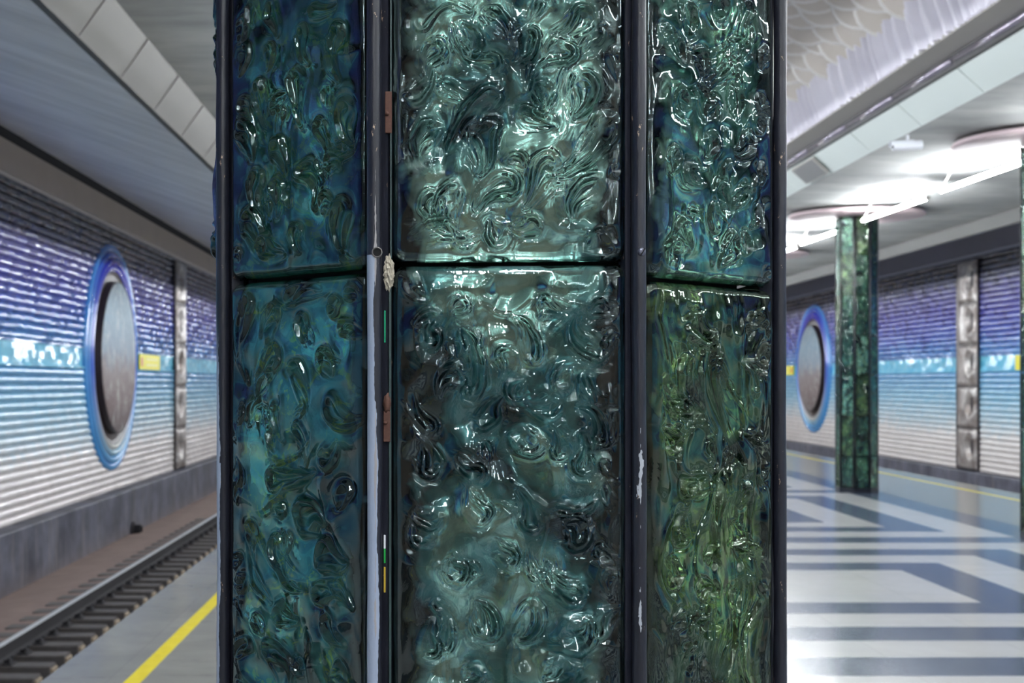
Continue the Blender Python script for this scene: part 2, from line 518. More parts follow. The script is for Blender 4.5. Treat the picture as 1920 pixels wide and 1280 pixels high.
# ------------------------------------------------------------------ platform, track bed
bm = bmesh.new()
add_box(bm, ((PL0 + PL1) / 2, (Y0 + Y1) / 2, -0.09), (PL1 - PL0, Y1 - Y0, 0.18))
structure(bm_obj('floor', bm, M['floor']))
bm = bmesh.new()
add_box(bm, ((PL0 + PL1) / 2, (Y0 + Y1) / 2, -0.92), (PL1 - PL0 - 0.3, Y1 - Y0, 1.44))
structure(bm_obj('platform_base', bm, M['trough']))

# left bed: wall side apron, drain trough
vs, fs = extrude_y([(-6.2, -1.30), (-4.72, -1.176), (-4.47, -1.18), (-4.45, -1.42), (-3.5, -1.48), (-2.2, -1.48)], Y0, Y1)
me = mesh_obj('trackbed', vs, fs, [M['bed'], M['trough']], mat_idx=[0, 0, 1, 1, 1])
structure(me)
vs, fs = extrude_y([(8.5, -1.48), (10.9, -1.42), (10.95, -1.2), (12.6, -1.3)], Y0, Y1)
structure(mesh_obj('trackbed', vs, fs, [M['bed']]))

def rail_profile(x, zt):
    h = 0.17
    return [(x - .036, zt - .004), (x - .030, zt), (x + .030, zt), (x + .036, zt - .004), (x + .036, zt - .032), (x + .010, zt - .046),
            (x + .010, zt - h + .03), (x + .066, zt - h + .010), (x + .066, zt - h), (x - .066, zt - h), (x - .066, zt - h + .010),
            (x - .010, zt - h + .03), (x - .010, zt - .046), (x - .036, zt - .032)]
RX, RZ = -4.37, -1.0
vs, fs = extrude_y(rail_profile(RX, RZ), Y0, Y1, closed=True)
idx = [0, 0, 0, 1, 1, 1, 1, 1, 1, 1, 1, 1, 1, 1]
o = mesh_obj('track_rail', vs, fs, [M['rail'], M['rail_web']], mat_idx=idx)
tag(o, 'shiny steel running rail beside the dark plinth of the left wall', 'rail')

# half sleepers under the far rail
bm = bmesh.new()
add_box(bm, (0, 0, -0.1), (1.12, 0.25, 0.2), bevel=0.012)
proto = empty('sleeper', (-4.37, 11.2, RZ - 0.17), 'dark tarred timber half sleeper crossing under the left track rail', 'sleeper', 'timber sleepers under the left rail')
bo = bm_obj('timber', bm, M['sleeper'], proto)
bm = bmesh.new()
add_box(bm, (0.571, 0, -0.10), (0.03, 0.20, 0.15), bevel=0.012)
eo = bm_obj('end_face', bm, M['sleeper_end'], proto); eo['label'] = 'bleached pale sleeper end'
bm = bmesh.new()
bm.free()
for sx in (-1, 1):
    bm = bmesh.new()
    add_box(bm, (sx * 0.125, 0, 0.008), (0.10, 0.19, 0.016), bevel=0.004)
    add_box(bm, (sx * 0.115, 0, 0.03), (0.07, 0.1, 0.045), bevel=0.008)
    for sy in (-1, 1):
        add_rod(bm, (sx * 0.135, sy * 0.06, 0.01), (sx * 0.135, sy * 0.06, 0.07), 0.016, 8)
    bm_obj('rail_chair', bm, M['rail_web'], proto)
for k in range(1, 33):
    dup(proto, (-4.37, 11.2 + 0.55 * k, RZ - 0.17))

# plinths
for nm, xf, xb in (('wall_left_plinth', -5.85, -6.35), ('wall_right_plinth', 12.33, 12.83)):
    bm = bmesh.new()
    add_box(bm, ((xf + xb) / 2, (Y0 + Y1) / 2, -0.95), (abs(xb - xf), Y1 - Y0, 1.06), bevel=0.02)
    structure(bm_obj('trim_1' if xf < 0 else 'trim_2', bm, M['plinth']))

# ------------------------------------------------------------------ ridged ceramic walls
def ridge_profile(sign, wx):
    """(x,z) outline of shingled horizontal ridges; sign=+1 faces +x"""
    pr = []
    z = -0.42; pitch = 0.128
    def ridge(z0, h, d):
        return [(0.0, z0), (d * 0.65, z0 + h * 0.04), (d * 0.92, z0 + h * 0.14), (d, z0 + h * 0.30), (d * 0.99, z0 + h * 0.55), (d * 0.84, z0 + h * 0.76), (d * 0.45, z0 + h * 0.94)]
    while z < 1.80:
        pr += ridge(z, pitch, 0.062); z += pitch
    # flat pale band between two thin lips
    pr += [(0.0, z), (0.07, z + .005), (0.07, z + .035), (0.03, z + .045), (0.03, 2.235), (0.07, 2.24), (0.07, 2.27), (0.0, 2.28)]
    z = 2.29
    while z < 4.50:
        pr += ridge(z, pitch, 0.058); z += pitch
    pr.append((0.0, z))
    return [(wx + sign * p, zz) for p, zz in pr]
for nm, sg, wx in (('wall_left', 1, WL), ('wall_right', -1, WR)):
    vs, fs = extrude_y(ridge_profile(sg, wx), Y0, Y1)
    if sg > 0: fs = [tuple(reversed(f)) for f in fs]
    wo = structure(mesh_obj(nm, vs, fs, M['tiles'], smooth=True))
    wo.data.set_sharp_from_angle(angle=math.radians(52))
    # fascia above and closing wall
    bm = bmesh.new()
    add_box(bm, (wx - sg * 0.10, (Y0 + Y1) / 2, 4.87), (0.30, Y1 - Y0, 0.46))
    structure(bm_obj('trim_3' if sg > 0 else 'trim_4', bm, M['fascia' if sg > 0 else 'fascia_right']))
    bm = bmesh.new()
    add_box(bm, (wx - sg * 0.20, (Y0 + Y1) / 2, 5.5), (0.2, Y1 - Y0, 1.2))
    structure(bm_obj('trim_5' if sg > 0 else 'trim_6', bm, M['void']))

# end walls of the hall, far behind the camera and at the far end
M['end'] = plain('beige_end_wall', (178, 152, 140), 0.5, var=0.08, scale=1)
for nm, y in (('wall_back', -20.0), ('wall_front', Y1 - 1)):
    bm = bmesh.new()
    add_box(bm, (3.24, y, 2.0), (19.6, 0.2, 7.2))
    structure(bm_obj(nm, bm, M['end']))

# ------------------------------------------------------------------ ceilings
mats = [M['ceil_low']]
for (a, b) in ((-2.16, 1.60), (4.88, 8.64)):
    bm = bmesh.new()
    add_box(bm, ((a + b) / 2, (Y0 + Y1) / 2, CEIL + 0.15), (b - a, Y1 - Y0, 0.30))
    structure(bm_obj('ceiling', bm, M['ceil_low']))
# inclined lips and rising ceilings over the tracks
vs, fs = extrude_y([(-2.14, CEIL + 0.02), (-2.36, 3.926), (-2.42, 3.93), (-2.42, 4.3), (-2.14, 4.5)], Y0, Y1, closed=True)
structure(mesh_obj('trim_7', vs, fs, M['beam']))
vs, fs = extrude_y([(8.62, CEIL + 0.02), (8.76, 4.05), (8.84, 4.05), (8.84, 4.3), (8.62, 4.5)], Y0, Y1, closed=True)
structure(mesh_obj('trim_8', vs, fs, M['lip']))
vs, fs = extrude_y([(-2.40, 3.94), (-4.2, 4.57), (-5.90, 5.14), (-5.93, 5.3), (-2.4, 5.3)], Y0, Y1, closed=True)
structure(mesh_obj('ceiling', vs, fs, M['ceil_track']))
vs, fs = extrude_y([(8.82, 4.06), (10.6, 4.65), (12.42, 5.24), (12.45, 5.4), (8.82, 5.4)], Y0, Y1, closed=True)
structure(mesh_obj('ceiling', vs, fs, M['ceil_track']))
# joints on the left inclined lip
bm = bmesh.new()
y = 3.0
while y < 45:
    a = Vector((-2.146, y, CEIL + 0.005)); b = Vector((-2.357, y, 3.934))
    add_rod(bm, a, b, 0.006, 6); y += 1.25
structure(bm_obj('trim_9', bm, M['rim']))

# central recess on both long sides: enamel plates, dark cove, soffit, fluted frieze, dome
def mirror(x): return 2 * HALL - x
def recess(side):
    mx = (lambda x: x) if side > 0 else mirror
    # slanted plates with open joints
    bm = bmesh.new()
    y = Y0
    p = [(4.88, CEIL - 0.01), (4.63, 4.435)]
    while y < Y1:
        q = [(mx(p[0][0]), y + .012, p[0][1]), (mx(p[1][0]), y + .012, p[1][1]), (mx(p[1][0]), y + 1.588, p[1][1]), (mx(p[0][0]), y + 1.588, p[0][1])]
        up = 0.02
        lo = [bm.verts.new(v) for v in q]
        hi = [bm.verts.new((v[0] + (0.014 if side > 0 else -.014), v[1], v[2] + up)) for v in q]
        bm.faces.new(lo); bm.faces.new(hi)
        for i in range(4): bm.faces.new((lo[i], lo[(i + 1) % 4], hi[(i + 1) % 4], hi[i]))
        y += 1.6
    structure(bm_obj('trim_10' if side > 0 else 'trim_11', bm, M['plate']))
    # dark backing of the joints
    vs, fs = extrude_y([(mx(4.89), CEIL + .03), (mx(4.66), 4.465), (mx(4.80), 4.6), (mx(4.9), 4.4)], Y0, Y1, closed=True)
    structure(mesh_obj('trim_12' if side > 0 else 'trim_13', vs, fs, M['fascia']))
    # soffit
    vs, fs = extrude_y([(mx(4.60), 4.545), (mx(4.30), 4.545), (mx(4.30), 4.58), (mx(4.60), 4.70)], Y0, Y1, closed=True)
    structure(mesh_obj('trim_14' if side > 0 else 'trim_15', vs, fs, M['soffit']))
    # fluted frieze
    rnd = random.Random(5 + side)
    n = 2400; vs = []; fs = []
    ph = 0.0
    for i in range(n + 1):
        yy = 7 + 25.0 * i / n
        ph += 2 * PI * (25.0 / n) / (0.135 + 0.05 * math.sin(yy * 2.7))
        d = 0.040 * math.sin(ph) + 0.030 * math.sin(ph * 0.53 + 1.1)
        for k, (x, z) in enumerate(((4.30, 4.55), (4.255, 4.68), (4.21, 4.82), (4.18, 4.98))):
            vs.append((mx(x + d), yy, z))
    for i in range(n):
        for k in range(3):
            a = i * 4 + k
            fs.append((a, a + 1, a + 5, a + 4))
    structure(mesh_obj('trim_16' if side > 0 else 'trim_17', vs, fs, M['flute'], smooth=True))
    # plain vault behind
recess(1); recess(-1)
prof = []
for i in range(21):
    a = PI * i / 20
    prof.append((HALL + 1.06 * math.cos(a), 4.92 + 0.62 * math.sin(a)))
vs, fs = extrude_y(prof, Y0, Y1)
structure(mesh_obj('ceiling', vs, fs, M['soffit'], smooth=True))

# dark cove with a glossy pipe
def cove(side, label):
    mx = (lambda x: x) if side > 0 else mirror
    t = empty('cove_trough', (mx(4.62), 10, 4.45), label, 'trough')
    vs, fs = extrude_y([(4.66, 4.425), (4.60, 4.43), (4.585, 4.55), (4.66, 4.56)], Y0, Y1, closed=True)
    vs = [(mx(v[0]) - mx(4.62), v[1] - 10, v[2] - 4.45) for v in vs]
    mesh_obj('channel', vs, fs, M['black'], t)
    bm = bmesh.new()
    y = Y0
    while y < Y1:
        add_rod(bm, (mx(4.588) - mx(4.62), y - 10, 0.042), (mx(4.588) - mx(4.62), y + 1.52 - 10, 0.042), 0.030, 14)
        y += 1.6
    bm_obj('pipe', bm, M['tube_pipe'], t, smooth=True)['label'] = 'glossy violet-grey pipe'
    return t
def cove_fill(label):
    t = cove(-1, label)
    bm = bmesh.new()
    y = Y0
    while y < 40:
        add_rod(bm, (0.045, y - 10, -0.002), (0.045, y + 1.45 - 10, -0.002), 0.014, 8); y += 1.6
    bm_obj('fill_tube', bm, M['cove_fill'], t)  # unseen tubes, added to brighten the fluted frieze across the recess
cove_fill('black cove trough along the ceiling recess, on the side hidden by the big column')
cove(1, 'black trough with a glossy pipe along the slanted white plates of the ceiling recess')

# overlapping glass scales under the dome
def scale_mesh():
    n, r = 14, 7
    vs = []; fs = []; uvs = []
    R = 0.27
    for layer in (0, 1):
        for i in range(r + 1):
            rr = i / r
            for j in range(n + 1):
                a = -PI * 0.5 + PI * (j / n - 0.5) * 1.35 + PI   # fan opening to +Y
                x = R * rr * math.cos(a - PI / 2 * 0); 
                ang = PI * (j / n - 0.5) * 1.45
                x = R * rr * math.sin(ang); yy = R * 1.05 * rr * math.cos(ang)
                z = -0.07 * rr ** 2 - 0.05 * (x / R) ** 2 * -1 + (0.012 if layer else 0.0)
                vs.append((x, yy, z)); uvs.append(rr)
    W = n + 1
    L = (r + 1) * W
    for i in range(r):
        for j in range(n):
            a = i * W + j
            fs.append((a, a + 1, a + W + 1, a + W))
            fs.append((L + a, L + a + W, L + a + W + 1, L + a + 1))
    for j in range(n):
        a = r * W + j
        fs.append((a, a + 1, L + a + 1, L + a))
    return vs, fs, uvs
SV, SF, SU = scale_mesh()
me = bpy.data.meshes.new('glass_scale')
me.from_pydata(SV, [], SF); me.materials.append(M['scale'])
ul = me.uv_layers.new(name='UVMap')
for p in me.polygons:
    p.use_smooth = True
    for li in p.loop_indices: ul.data[li].uv = (SU[me.loops[li].vertex_index], 0)
ds = empty('scale_ceiling', (HALL, 13, 5.3), 'champagne glass scales overlapping like fish skin under the ceiling recess', 'ceiling decoration')
rows = []
def dome(x):
    c = max(-1, min(1, (x - HALL) / 1.02))
    return 4.80 + 0.55 * math.sqrt(max(0.0, 1 - c * c))
spots = []
k = 0
yy = 9.6
while yy < 20.5:
    for i in range(-4, 5):
        x = HALL + (i + (0.5 if k % 2 else 0)) * 0.36
        if abs(x - HALL) > 0.99: continue
        spots.append((x, yy, k))
    yy += 0.30; k += 1
near = [s for s in spots if s[0] > 3.55 and 11.4 < s[1] < 17.6]
near.sort(key=lambda s: s[1])
near = near[:96]
nearset = set(near)
rest_v = []; rest_f = []; rest_u = []
rr_ = random.Random(3)
for s in spots:
    x, y, k = s
    c = (x - HALL) / 1.02
    tilt = Matrix.Rotation(c * 0.75 + rr_.uniform(-.08, .08), 4, 'Y') @ Matrix.Rotation(-0.22 + rr_.uniform(-.08, .08), 4, 'X')
    mt = Matrix.Translation((x - HALL + rr_.uniform(-.04, .04), y - 13 + rr_.uniform(-.04, .04), dome(x) - 5.3 + rr_.uniform(-.015, .015))) @ tilt
    if s in nearset:
        o = bpy.data.objects.new('glass_scale', me); COL.objects.link(o); o.parent = ds
        o.matrix_local = mt
    else:
        b = len(rest_v)
        rest_v += [mt @ Vector(v) for v in SV]
        rest_f += [tuple(i + b for i in f) for f in SF]
        rest_u += SU
ro = mesh_obj('farther_scales', rest_v, rest_f, M['scale'], ds, smooth=True)
ul = ro.data.uv_layers.new(name='UVMap')
for p in ro.data.polygons:
    for li in p.loop_indices: ul.data[li].uv = (rest_u[ro.data.loops[li].vertex_index], 0)
ro['kind'] = 'stuff'

# ------------------------------------------------------------------ lamps
def lamp_proto():
    t = empty('fluorescent_lamp', (0, 0, 0), 'x', 'lamp', 'ceiling tube lamps')
    bm = bmesh.new()
    add_rod(bm, (0.10, -1.0, 0.03), (-0.10, 1.0, -0.02), 0.026, 12)
    bm_obj('tube', bm, M['lamp'], t, smooth=False)
    bm = bmesh.new()
    add_box(bm, (0, 0, 0.195), (0.06, 0.5, 0.05), bevel=0.01)
    bm_obj('ballast', bm, M['white'], t)
    for sy in (-1, 1):
        bm = bmesh.new()
        add_rod(bm, (-sy * 0.10, sy * 1.015, 0.005 - sy * .025), (-sy * 0.105, sy * 1.06, 0.005 - sy * .025), 0.030, 10)
        add_rod(bm, (-sy * 0.103, sy * 1.04, 0.0 - sy * .025), (-sy * 0.06, sy * 0.75, 0.22), 0.008, 8)
        bm_obj('socket_arm', bm, M['soffit'], t)
    return t
LP = None
vis = {(1, 2, 0): 'white tube lamp just beyond the nearer green column of the right row',
       (1, 2, 1): 'white tube lamp hanging in front of the farther green column near its right edge',
       (1, 3, 0): 'white tube lamp seen just left of the farther green column'}
for row, rx in ((0, 0.20), (1, 6.28)):
    for b in range(-3, 11):
        for h, off in ((0, 1.46), (1, 4.55)):
            yc = 1.59 + PITCH * b + off
            if yc < -16 or yc > 70: continue
            lab = vis.get((row, b, h), 'white tube lamp under the pale ceiling, beyond what the photograph shows')
            if LP is None:
                LP = lamp_proto(); o = LP; o.location = (rx, yc, 1.64 + 2.36); o['label'] = lab
            else:
                o = dup(LP, (rx, yc, 1.64 + 2.36), lab)
            o.rotation_euler = (0, 0, -0.0)

# ------------------------------------------------------------------ pink collars round the column heads
dp = None
for (x, y, lab) in ((6.465, 14.62, 'round pale pink ceiling disc at the upper right edge of the photo'),
                    (6.36, 21.06, 'round pale pink ceiling disc around the head of the farther green column'),
                    (6.36, 27.55, 'small pale pink ceiling disc beside the big glass column, farthest of the three')):
    if dp is None:
        bm = bmesh.new()
        lathe(bm, [(0.0, -0.03), (0.94, -0.03), (0.985, -0.02), (1.0, 0.0), (0.985, 0.02), (0.95, 0.028), (0.0, 0.03)], 72)
        dp = bm_obj('ceiling_disc', bm, M['pink'], smooth=True)
        tag(dp, lab, 'ceiling disc', 'pink discs round the column heads')
        dp.location = (x, y, 4.155)
    else:
        o = dp.copy(); COL.objects.link(o); o.location = (x, y, 4.155); o['label'] = lab

# ------------------------------------------------------------------ wall medallions
def medallion(wx, sg, y, label):
    t = empty('wall_medallion', (wx, y, 2.11), label, 'medallion', 'round wall medallions')
    A = Matrix.Rotation(sg * PI / 2, 4, 'Y')
    rings = [(2.13, 'ring0', 0.10), (2.00, 'ring1', 0.125), (1.87, 'ring2', 0.14), (1.75, 'ring3', 0.13)]
    for (R, m, p) in rings:
        bm = bmesh.new()
        w = 0.14
        pr = [(R, 0.0)] + [(R - w / 2 + w / 2 * math.cos(a), 0.05 + (p - 0.05) * math.sin(a)) for a in [PI * k / 10 for k in range(11)]] + [(R - w, 0.0)]
        lathe(bm, pr, 96, A)
        bm_obj('ring', bm, M[m], t, smooth=True)
    bm = bmesh.new()
    lathe(bm, [(1.66, 0.095), (1.63, 0.10), (1.56, 0.066), (1.44, 0.064), (1.425, 0.19), (1.41, 0.20)], 96, A)
    bm_obj('rim', bm, M['rim'], t, smooth=False)
    bm = bmesh.new()
    lathe(bm, [(1.42, 0.190), (1.38, 0.205), (1.1, 0.22), (0.7, 0.235), (0.3, 0.24), (0.0, 0.242)], 96, A)
    bm_obj('portrait_disc', bm, M['portrait'], t, smooth=True)
    return t
medallion(WL, 1, 26.4, 'big blue-ringed wall medallion with grey portrait disc above the left track')
medallion(WR, -1, 46.4, 'big blue-ringed wall medallion seen between the big column and farther green column')

# ------------------------------------------------------------------ cast metal strips on the walls
def relief_strip(wx, sg, y, label):
    t = empty('relief_strip', (wx, y, -0.42), label, 'wall strip', 'cast metal strips on the ceramic walls')
    bm = bmesh.new()
    add_box(bm, (sg * 0.085, 0, 2.47), (0.03, 1.36, 4.90))
    bm_obj('back_board', bm, M['rim'], t)
    h = 0.978
    for k in range(5):
        zc = 0.02 + h * (k + 0.5)
        bm = bmesh.new()
        nx, nz = 20, 20
        g = []
        for i in range(nx + 1):
            u = -1 + 2 * i / nx
            col = []
            for j in range(nz + 1):
                v = -1 + 2 * j / nz
                # shallow shell bulging out with an eye-like hollow on the near side
                e = min(1, (1 - abs(u)) / 0.12) * min(1, (1 - abs(v)) / 0.08)
                d = 0.115 + 0.035 * e + 0.05 * math.exp(-((u - 0.25) / 0.5) ** 2) * e
                q = ((u + 0.52) / 0.34) ** 2 + ((v - 0.12) / 0.55) ** 2
                d -= 0.15 * math.exp(-q * 1.4) * e
                d += 0.05 * math.exp(-((math.sqrt(q) - 1.2405) / 0.3) ** 2) * e
                col.append(bm.verts.new((sg * d, u * 0.56 - 0.06, zc + v * h * 0.485)))
            g.append(col)
        for i in range(nx):
            for j in range(nz):
                bm.faces.new((g[i][j], g[i + 1][j], g[i + 1][j + 1], g[i][j + 1]))
        # returns to the board
        for (a, b) in [((i, 0), (i + 1, 0)) for i in range(nx)] + [((i, nz), (i + 1, nz)) for i in range(nx)] + [((0, j), (0, j + 1)) for j in range(nz)] + [((nx, j), (nx, j + 1)) for j in range(nz)]:
            va, vb = g[a[0]][a[1]], g[b[0]][b[1]]
            c = bm.verts.new((sg * 0.09, va.co.y, va.co.z)); d = bm.verts.new((sg * 0.09, vb.co.y, vb.co.z))
            bm.faces.new((va, vb, d, c))
        bm_obj('relief_plate', bm, M['cast'], t, smooth=True)
    return t
relief_strip(WL, 1, 33.3, 'narrow cast metal strip on the left wall between medallion and big column')
relief_strip(WR, -1, 32.9, 'tall strip of five cast metal plates on the right wall')

# ------------------------------------------------------------------ yellow signs on the pale band
def sign(wx, sg, y, w, label):
    t = empty('wall_sign', (wx + sg * 0.075, y, 2.07), label, 'sign', 'yellow signs on the pale blue band')
    bm = bmesh.new(); add_box(bm, (0, 0, 0), (0.02, w, 0.32), bevel=0.004)
    bm_obj('sign_panel', bm, M['yellow'], t)
    near = -1
    bm = bmesh.new()
    lathe(bm, [(0.0, 0.006), (0.10, 0.006), (0.10, 0.0)], 24, Matrix.Translation((sg * 0.009, near * (w / 2 - 0.2), 0)) @ Matrix.Rotation(sg * PI / 2, 4, 'Y'))
    bm_obj('emblem', bm, M['red'], t)
    bm = bmesh.new()
    for zz in (0.06, -0.06):
        add_box(bm, (sg * 0.011, 0.18, zz), (0.004, w - 0.9, 0.045))
    bm_obj('lettering', bm, M['pale_ink'], t)
sign(WL, 1, 29.8, 2.1, 'yellow sign on the left wall between the medallion and the metal strip')
sign(WR, -1, 50.2, 2.6, 'plain yellow sign touching the left side of the right wall medallion')
sign(WR, -1, 29.15, 2.1, 'yellow sign on the right wall at the very edge of the photo')

# ------------------------------------------------------------------ small fittings
# drain pipe at the foot of the left plinth
t = empty('drain_pipe', (-5.83, 27.0, -1.22), 'dark round drain pipe end at the foot of the left plinth', 'pipe')
bm = bmesh.new()
lathe(bm, [(0.12, 0.0), (0.12, 0.16), (0.10, 0.165), (0.095, 0.15), (0.095, 0.02), (0.0, 0.02)], 28, Matrix.Rotation(PI / 2, 4, 'Y'))
bm_obj('pipe_end', bm, M['black'], t, smooth=False)
bm = bmesh.new()
lathe(bm, [(0.12, 0.0), (0.17, 0.0), (0.17, 0.03), (0.12, 0.03)], 28, Matrix.Rotation(PI / 2, 4, 'Y'))
bm_obj('flange', bm, M['rail_web'], t)

# camera under the ceiling by the white plates
t = empty('surveillance_camera', (4.925, 14.55, CEIL + 0.0), 'small white surveillance camera under the ceiling beside the slanted white plates', 'camera')
bm = bmesh.new()
add_rod(bm, (-0.155, 0, -0.12), (0.145, 0, -0.105), 0.048, 20)
bm_obj('body', bm, M['white'], t, smooth=False)
bm = bmesh.new()
add_rod(bm, (0.0, 0, -0.10), (0.0, 0, 0.03), 0.014, 12); add_rod(bm, (0, 0, 0.012), (0, 0, 0.03), 0.045, 20)
bm_obj('mount', bm, M['white'], t)
bm = bmesh.new()
lathe(bm, [(0.053, 0.0), (0.053, 0.24), (0.058, 0.24), (0.058, 0.0)], 14, Matrix.Translation((-0.18, 0, -0.122)) @ Matrix.Rotation(PI / 2 - 0.05, 4, 'Y'), PI * 0.5, PI * 1.5)
bm_obj('sun_shield', bm, M['white'], t)
bm = bmesh.new()
add_rod(bm, (-0.158, 0, -0.12), (-0.150, 0, -0.12), 0.03, 16)
bm_obj('lens', bm, M['black'], t)

# grey speaker grille on the slanted plates
d = Vector((4.63 - 4.88, 0, 4.435 - 4.21)); L = d.length; ang = math.atan2(d.z, -d.x)
t = empty('speaker_grille', (4.735, 17.6, 4.318), 'grey square speaker grille set on the slanted white ceiling plates', 'grille')
t.rotation_euler = (0, ang, 0)
bm = bmesh.new(); add_box(bm, (0, 0, -0.018), (0.27, 1.0, 0.03), bevel=0.006)
bm_obj('frame', bm, M['soffit'], t)
bm = bmesh.new()
for k in range(12): add_box(bm, (-0.11 + 0.02 * k, 0, -0.035), (0.012, 0.92, 0.006))
bm_obj('louvre', bm, M['grille'], t)

# ------------------------------------------------------------------ glass columns
def hashn(ix, iy, seed):
    h = (ix * 374761393 + iy * 668265263 + seed * 974634541) & 0x7fffffff
    h = ((h ^ (h >> 13)) * 1274126177) & 0x7fffffff
    return ((h ^ (h >> 16)) & 0xffff) / 65535.0
def vnoise(x, y, seed):
    ix = np.floor(x).astype(np.int64); iy = np.floor(y).astype(np.int64)
    fx = x - ix; fy = y - iy
    u = fx * fx * fx * (fx * (fx * 6 - 15) + 10); v = fy * fy * fy * (fy * (fy * 6 - 15) + 10)
    a = hashn(ix, iy, seed); b = hashn(ix + 1, iy, seed); c = hashn(ix, iy + 1, seed); d = hashn(ix + 1, iy + 1, seed)
    return (a * (1 - u) + b * u) * (1 - v) + (c * (1 - u) + d * u) * v * 1.0
def fbm(x, y, seed, octs=4):
    s = 0; a = 0.5
    for k in range(octs):
        s = s + a * (vnoise(x, y, seed + k) - 0.5); x = x * 2.03 + 7.1; y = y * 2.03 + 3.7; a *= 0.5
    return s

GD = 0.0125   # glass depth in front of the backing

def relief(U, V, w, h, hooks, seed, strand=0.0, amp=1.0, fill=0):
    """height of the cast glass over its mean plane, metres"""
    rs = np.random.RandomState(seed)
    wx = 0.007 * fbm(U * 30, V * 30, seed + 50, 2) * 2
    wy = 0.007 * fbm(U * 30, V * 30, seed + 60, 2) * 2
    X = U + wx; Y = V + wy
    H = np.zeros_like(U)
    fillers = []
    rf = np.random.RandomState(seed + 1)
    tries = 0
    while len(fillers) < fill and tries < 4000:
        tries += 1
        fx, fy = rf.uniform(.012, w - .012), rf.uniform(.012, h - .012)
        fr = rf.uniform(.0032, .0058); an = rf.normal(-PI / 2, 0.7); ln = rf.uniform(.010, .030)
        gx, gy = fx + ln * math.cos(an), fy + ln * math.sin(an)
        ok = True
        for (a0, b0, a1, b1, r0) in list(hooks) + fillers:
            for tt in (0, .5, 1):
                for uu in (0, 1):
                    if math.hypot(a0 + (a1 - a0) * tt - fx - (gx - fx) * uu, b0 + (b1 - b0) * tt - fy - (gy - fy) * uu) < (r0 * (1 - .6 * tt) + fr) * 1.15: ok = False
        if ok: fillers.append((fx, fy, gx, gy, fr))
    hooks = list(hooks) + fillers
    DX = np.zeros_like(U); DY = np.zeros_like(U)
    for (x0, y0, x1, y1, R) in hooks:
        L = math.hypot(x1 - x0, y1 - y0)
        if L < 1e-4: continue
        ext = max(L, R) + R * 2.2
        sel = (np.abs(X - (x0 + x1) / 2) < ext) & (np.abs(Y - (y0 + y1) / 2) < ext)
        if not sel.any(): continue
        xs = X[sel]; ys = Y[sel]
        b = rs.choice([-1, 1]) * rs.uniform(0.12, 0.5) * L
        nx, ny = -(y1 - y0) / L, (x1 - x0) / L
        mx, my = (x0 + x1) / 2 + nx * b, (y0 + y1) / 2 + ny * b
        best = np.full(xs.shape, 1e9); bt = np.zeros(xs.shape); side = np.zeros(xs.shape)
        K = 12
        pts = [((1 - t) ** 2 * x0 + 2 * t * (1 - t) * mx + t * t * x1, (1 - t) ** 2 * y0 + 2 * t * (1 - t) * my + t * t * y1) for t in [k / K for k in range(K + 1)]]
        for k in range(K):
            ax, ay = pts[k]; bx, by = pts[k + 1]
            ex, ey = bx - ax, by - ay; l2 = ex * ex + ey * ey
            tt = np.clip(((xs - ax) * ex + (ys - ay) * ey) / l2, 0, 1)
            T = (k + tt) / K
            r = R * (1 - 0.74 * T)
            q = np.hypot(xs - ax - tt * ex, ys - ay - tt * ey) / r
            m = q < best
            best = np.where(m, q, best); bt = np.where(m, T, bt)
            side = np.where(m, np.sign((xs - ax) * ey - (ys - ay) * ex), side)
        sg = rs.choice([-1.0, 1.0])
        asym = 1 + 0.75 * np.tanh(((xs - x0) * (y1 - y0) - (ys - y0) * (x1 - x0)) / L / R * 1.5) * sg
        dep = 0.42 * R * (1 - 0.5 * bt)
        rim = 0.46 * R * (1 - 0.55 * bt) * asym
        f = -dep * np.exp(-(best / 0.62) ** 2 * 1.1) + rim * np.exp(-((best - 1.15) / 0.34) ** 2)
        # outer moat so that each curl is set into a dip of its own
        f -= 0.14 * R * np.exp(-((best - 1.95) / 0.40) ** 2)
        H[sel] += f
        wgt = np.exp(-(best / 1.7) ** 2)
        DX[sel] += wgt * (x1 - x0) * 0.8; DY[sel] += wgt * (y1 - y0) * 0.8
    for hi_, (x0, y0, x1, y1, R) in enumerate(hooks):
        L = math.hypot(x1 - x0, y1 - y0)
        if L < 1e-4: continue
        dx_, dy_ = (x1 - x0) / L, (y1 - y0) / L
        for sd in (-1, 1):
            if rs.uniform() < 0.25: continue
            n0 = 1.35 * R * sd; bend = rs.uniform(-0.9, 0.9)
            LL = max(L, 2 * R) * rs.uniform(0.9, 2.0)
            px_, py_ = x0 - dy_ * n0 - dx_ * R * .4, y0 + dx_ * n0 - dy_ * R * .4
            sel = (np.abs(X - px_) < LL + R) & (np.abs(Y - py_) < LL + R)
            if not sel.any(): continue
            xs = X[sel]; ys = Y[sel]
            bd = np.full(xs.shape, 1e9); bT = np.zeros(xs.shape)
            an = math.atan2(dy_, dx_); K = 12
            for k in range(K):
                a_ = an + bend * (k / K) * 1.6
                ex, ey = math.cos(a_) * LL / K, math.sin(a_) * LL / K
                tt = np.clip(((xs - px_) * ex + (ys - py_) * ey) / (ex * ex + ey * ey), 0, 1)
                q = np.hypot(xs - px_ - tt * ex, ys - py_ - tt * ey)
                m = q < bd
                bd = np.where(m, q, bd); bT = np.where(m, (k + tt) / K, bT)
                px_ += ex; py_ += ey
            wd = 0.0017 * (1.15 - bT)
            H[sel] += 0.0024 * (1 - bT) * np.exp(-(bd / wd) ** 2) - 0.0008 * (1 - bT) * np.exp(-((bd - 2.2 * wd) / wd) ** 2)
    base = 0.0150 * fbm((X - DX) * 20, (Y - DY) * 14, seed, 2)
    rd = 1 - np.abs(fbm((X - DX) * 24, (Y - DY) * 17, seed + 9, 2)) * 5.5
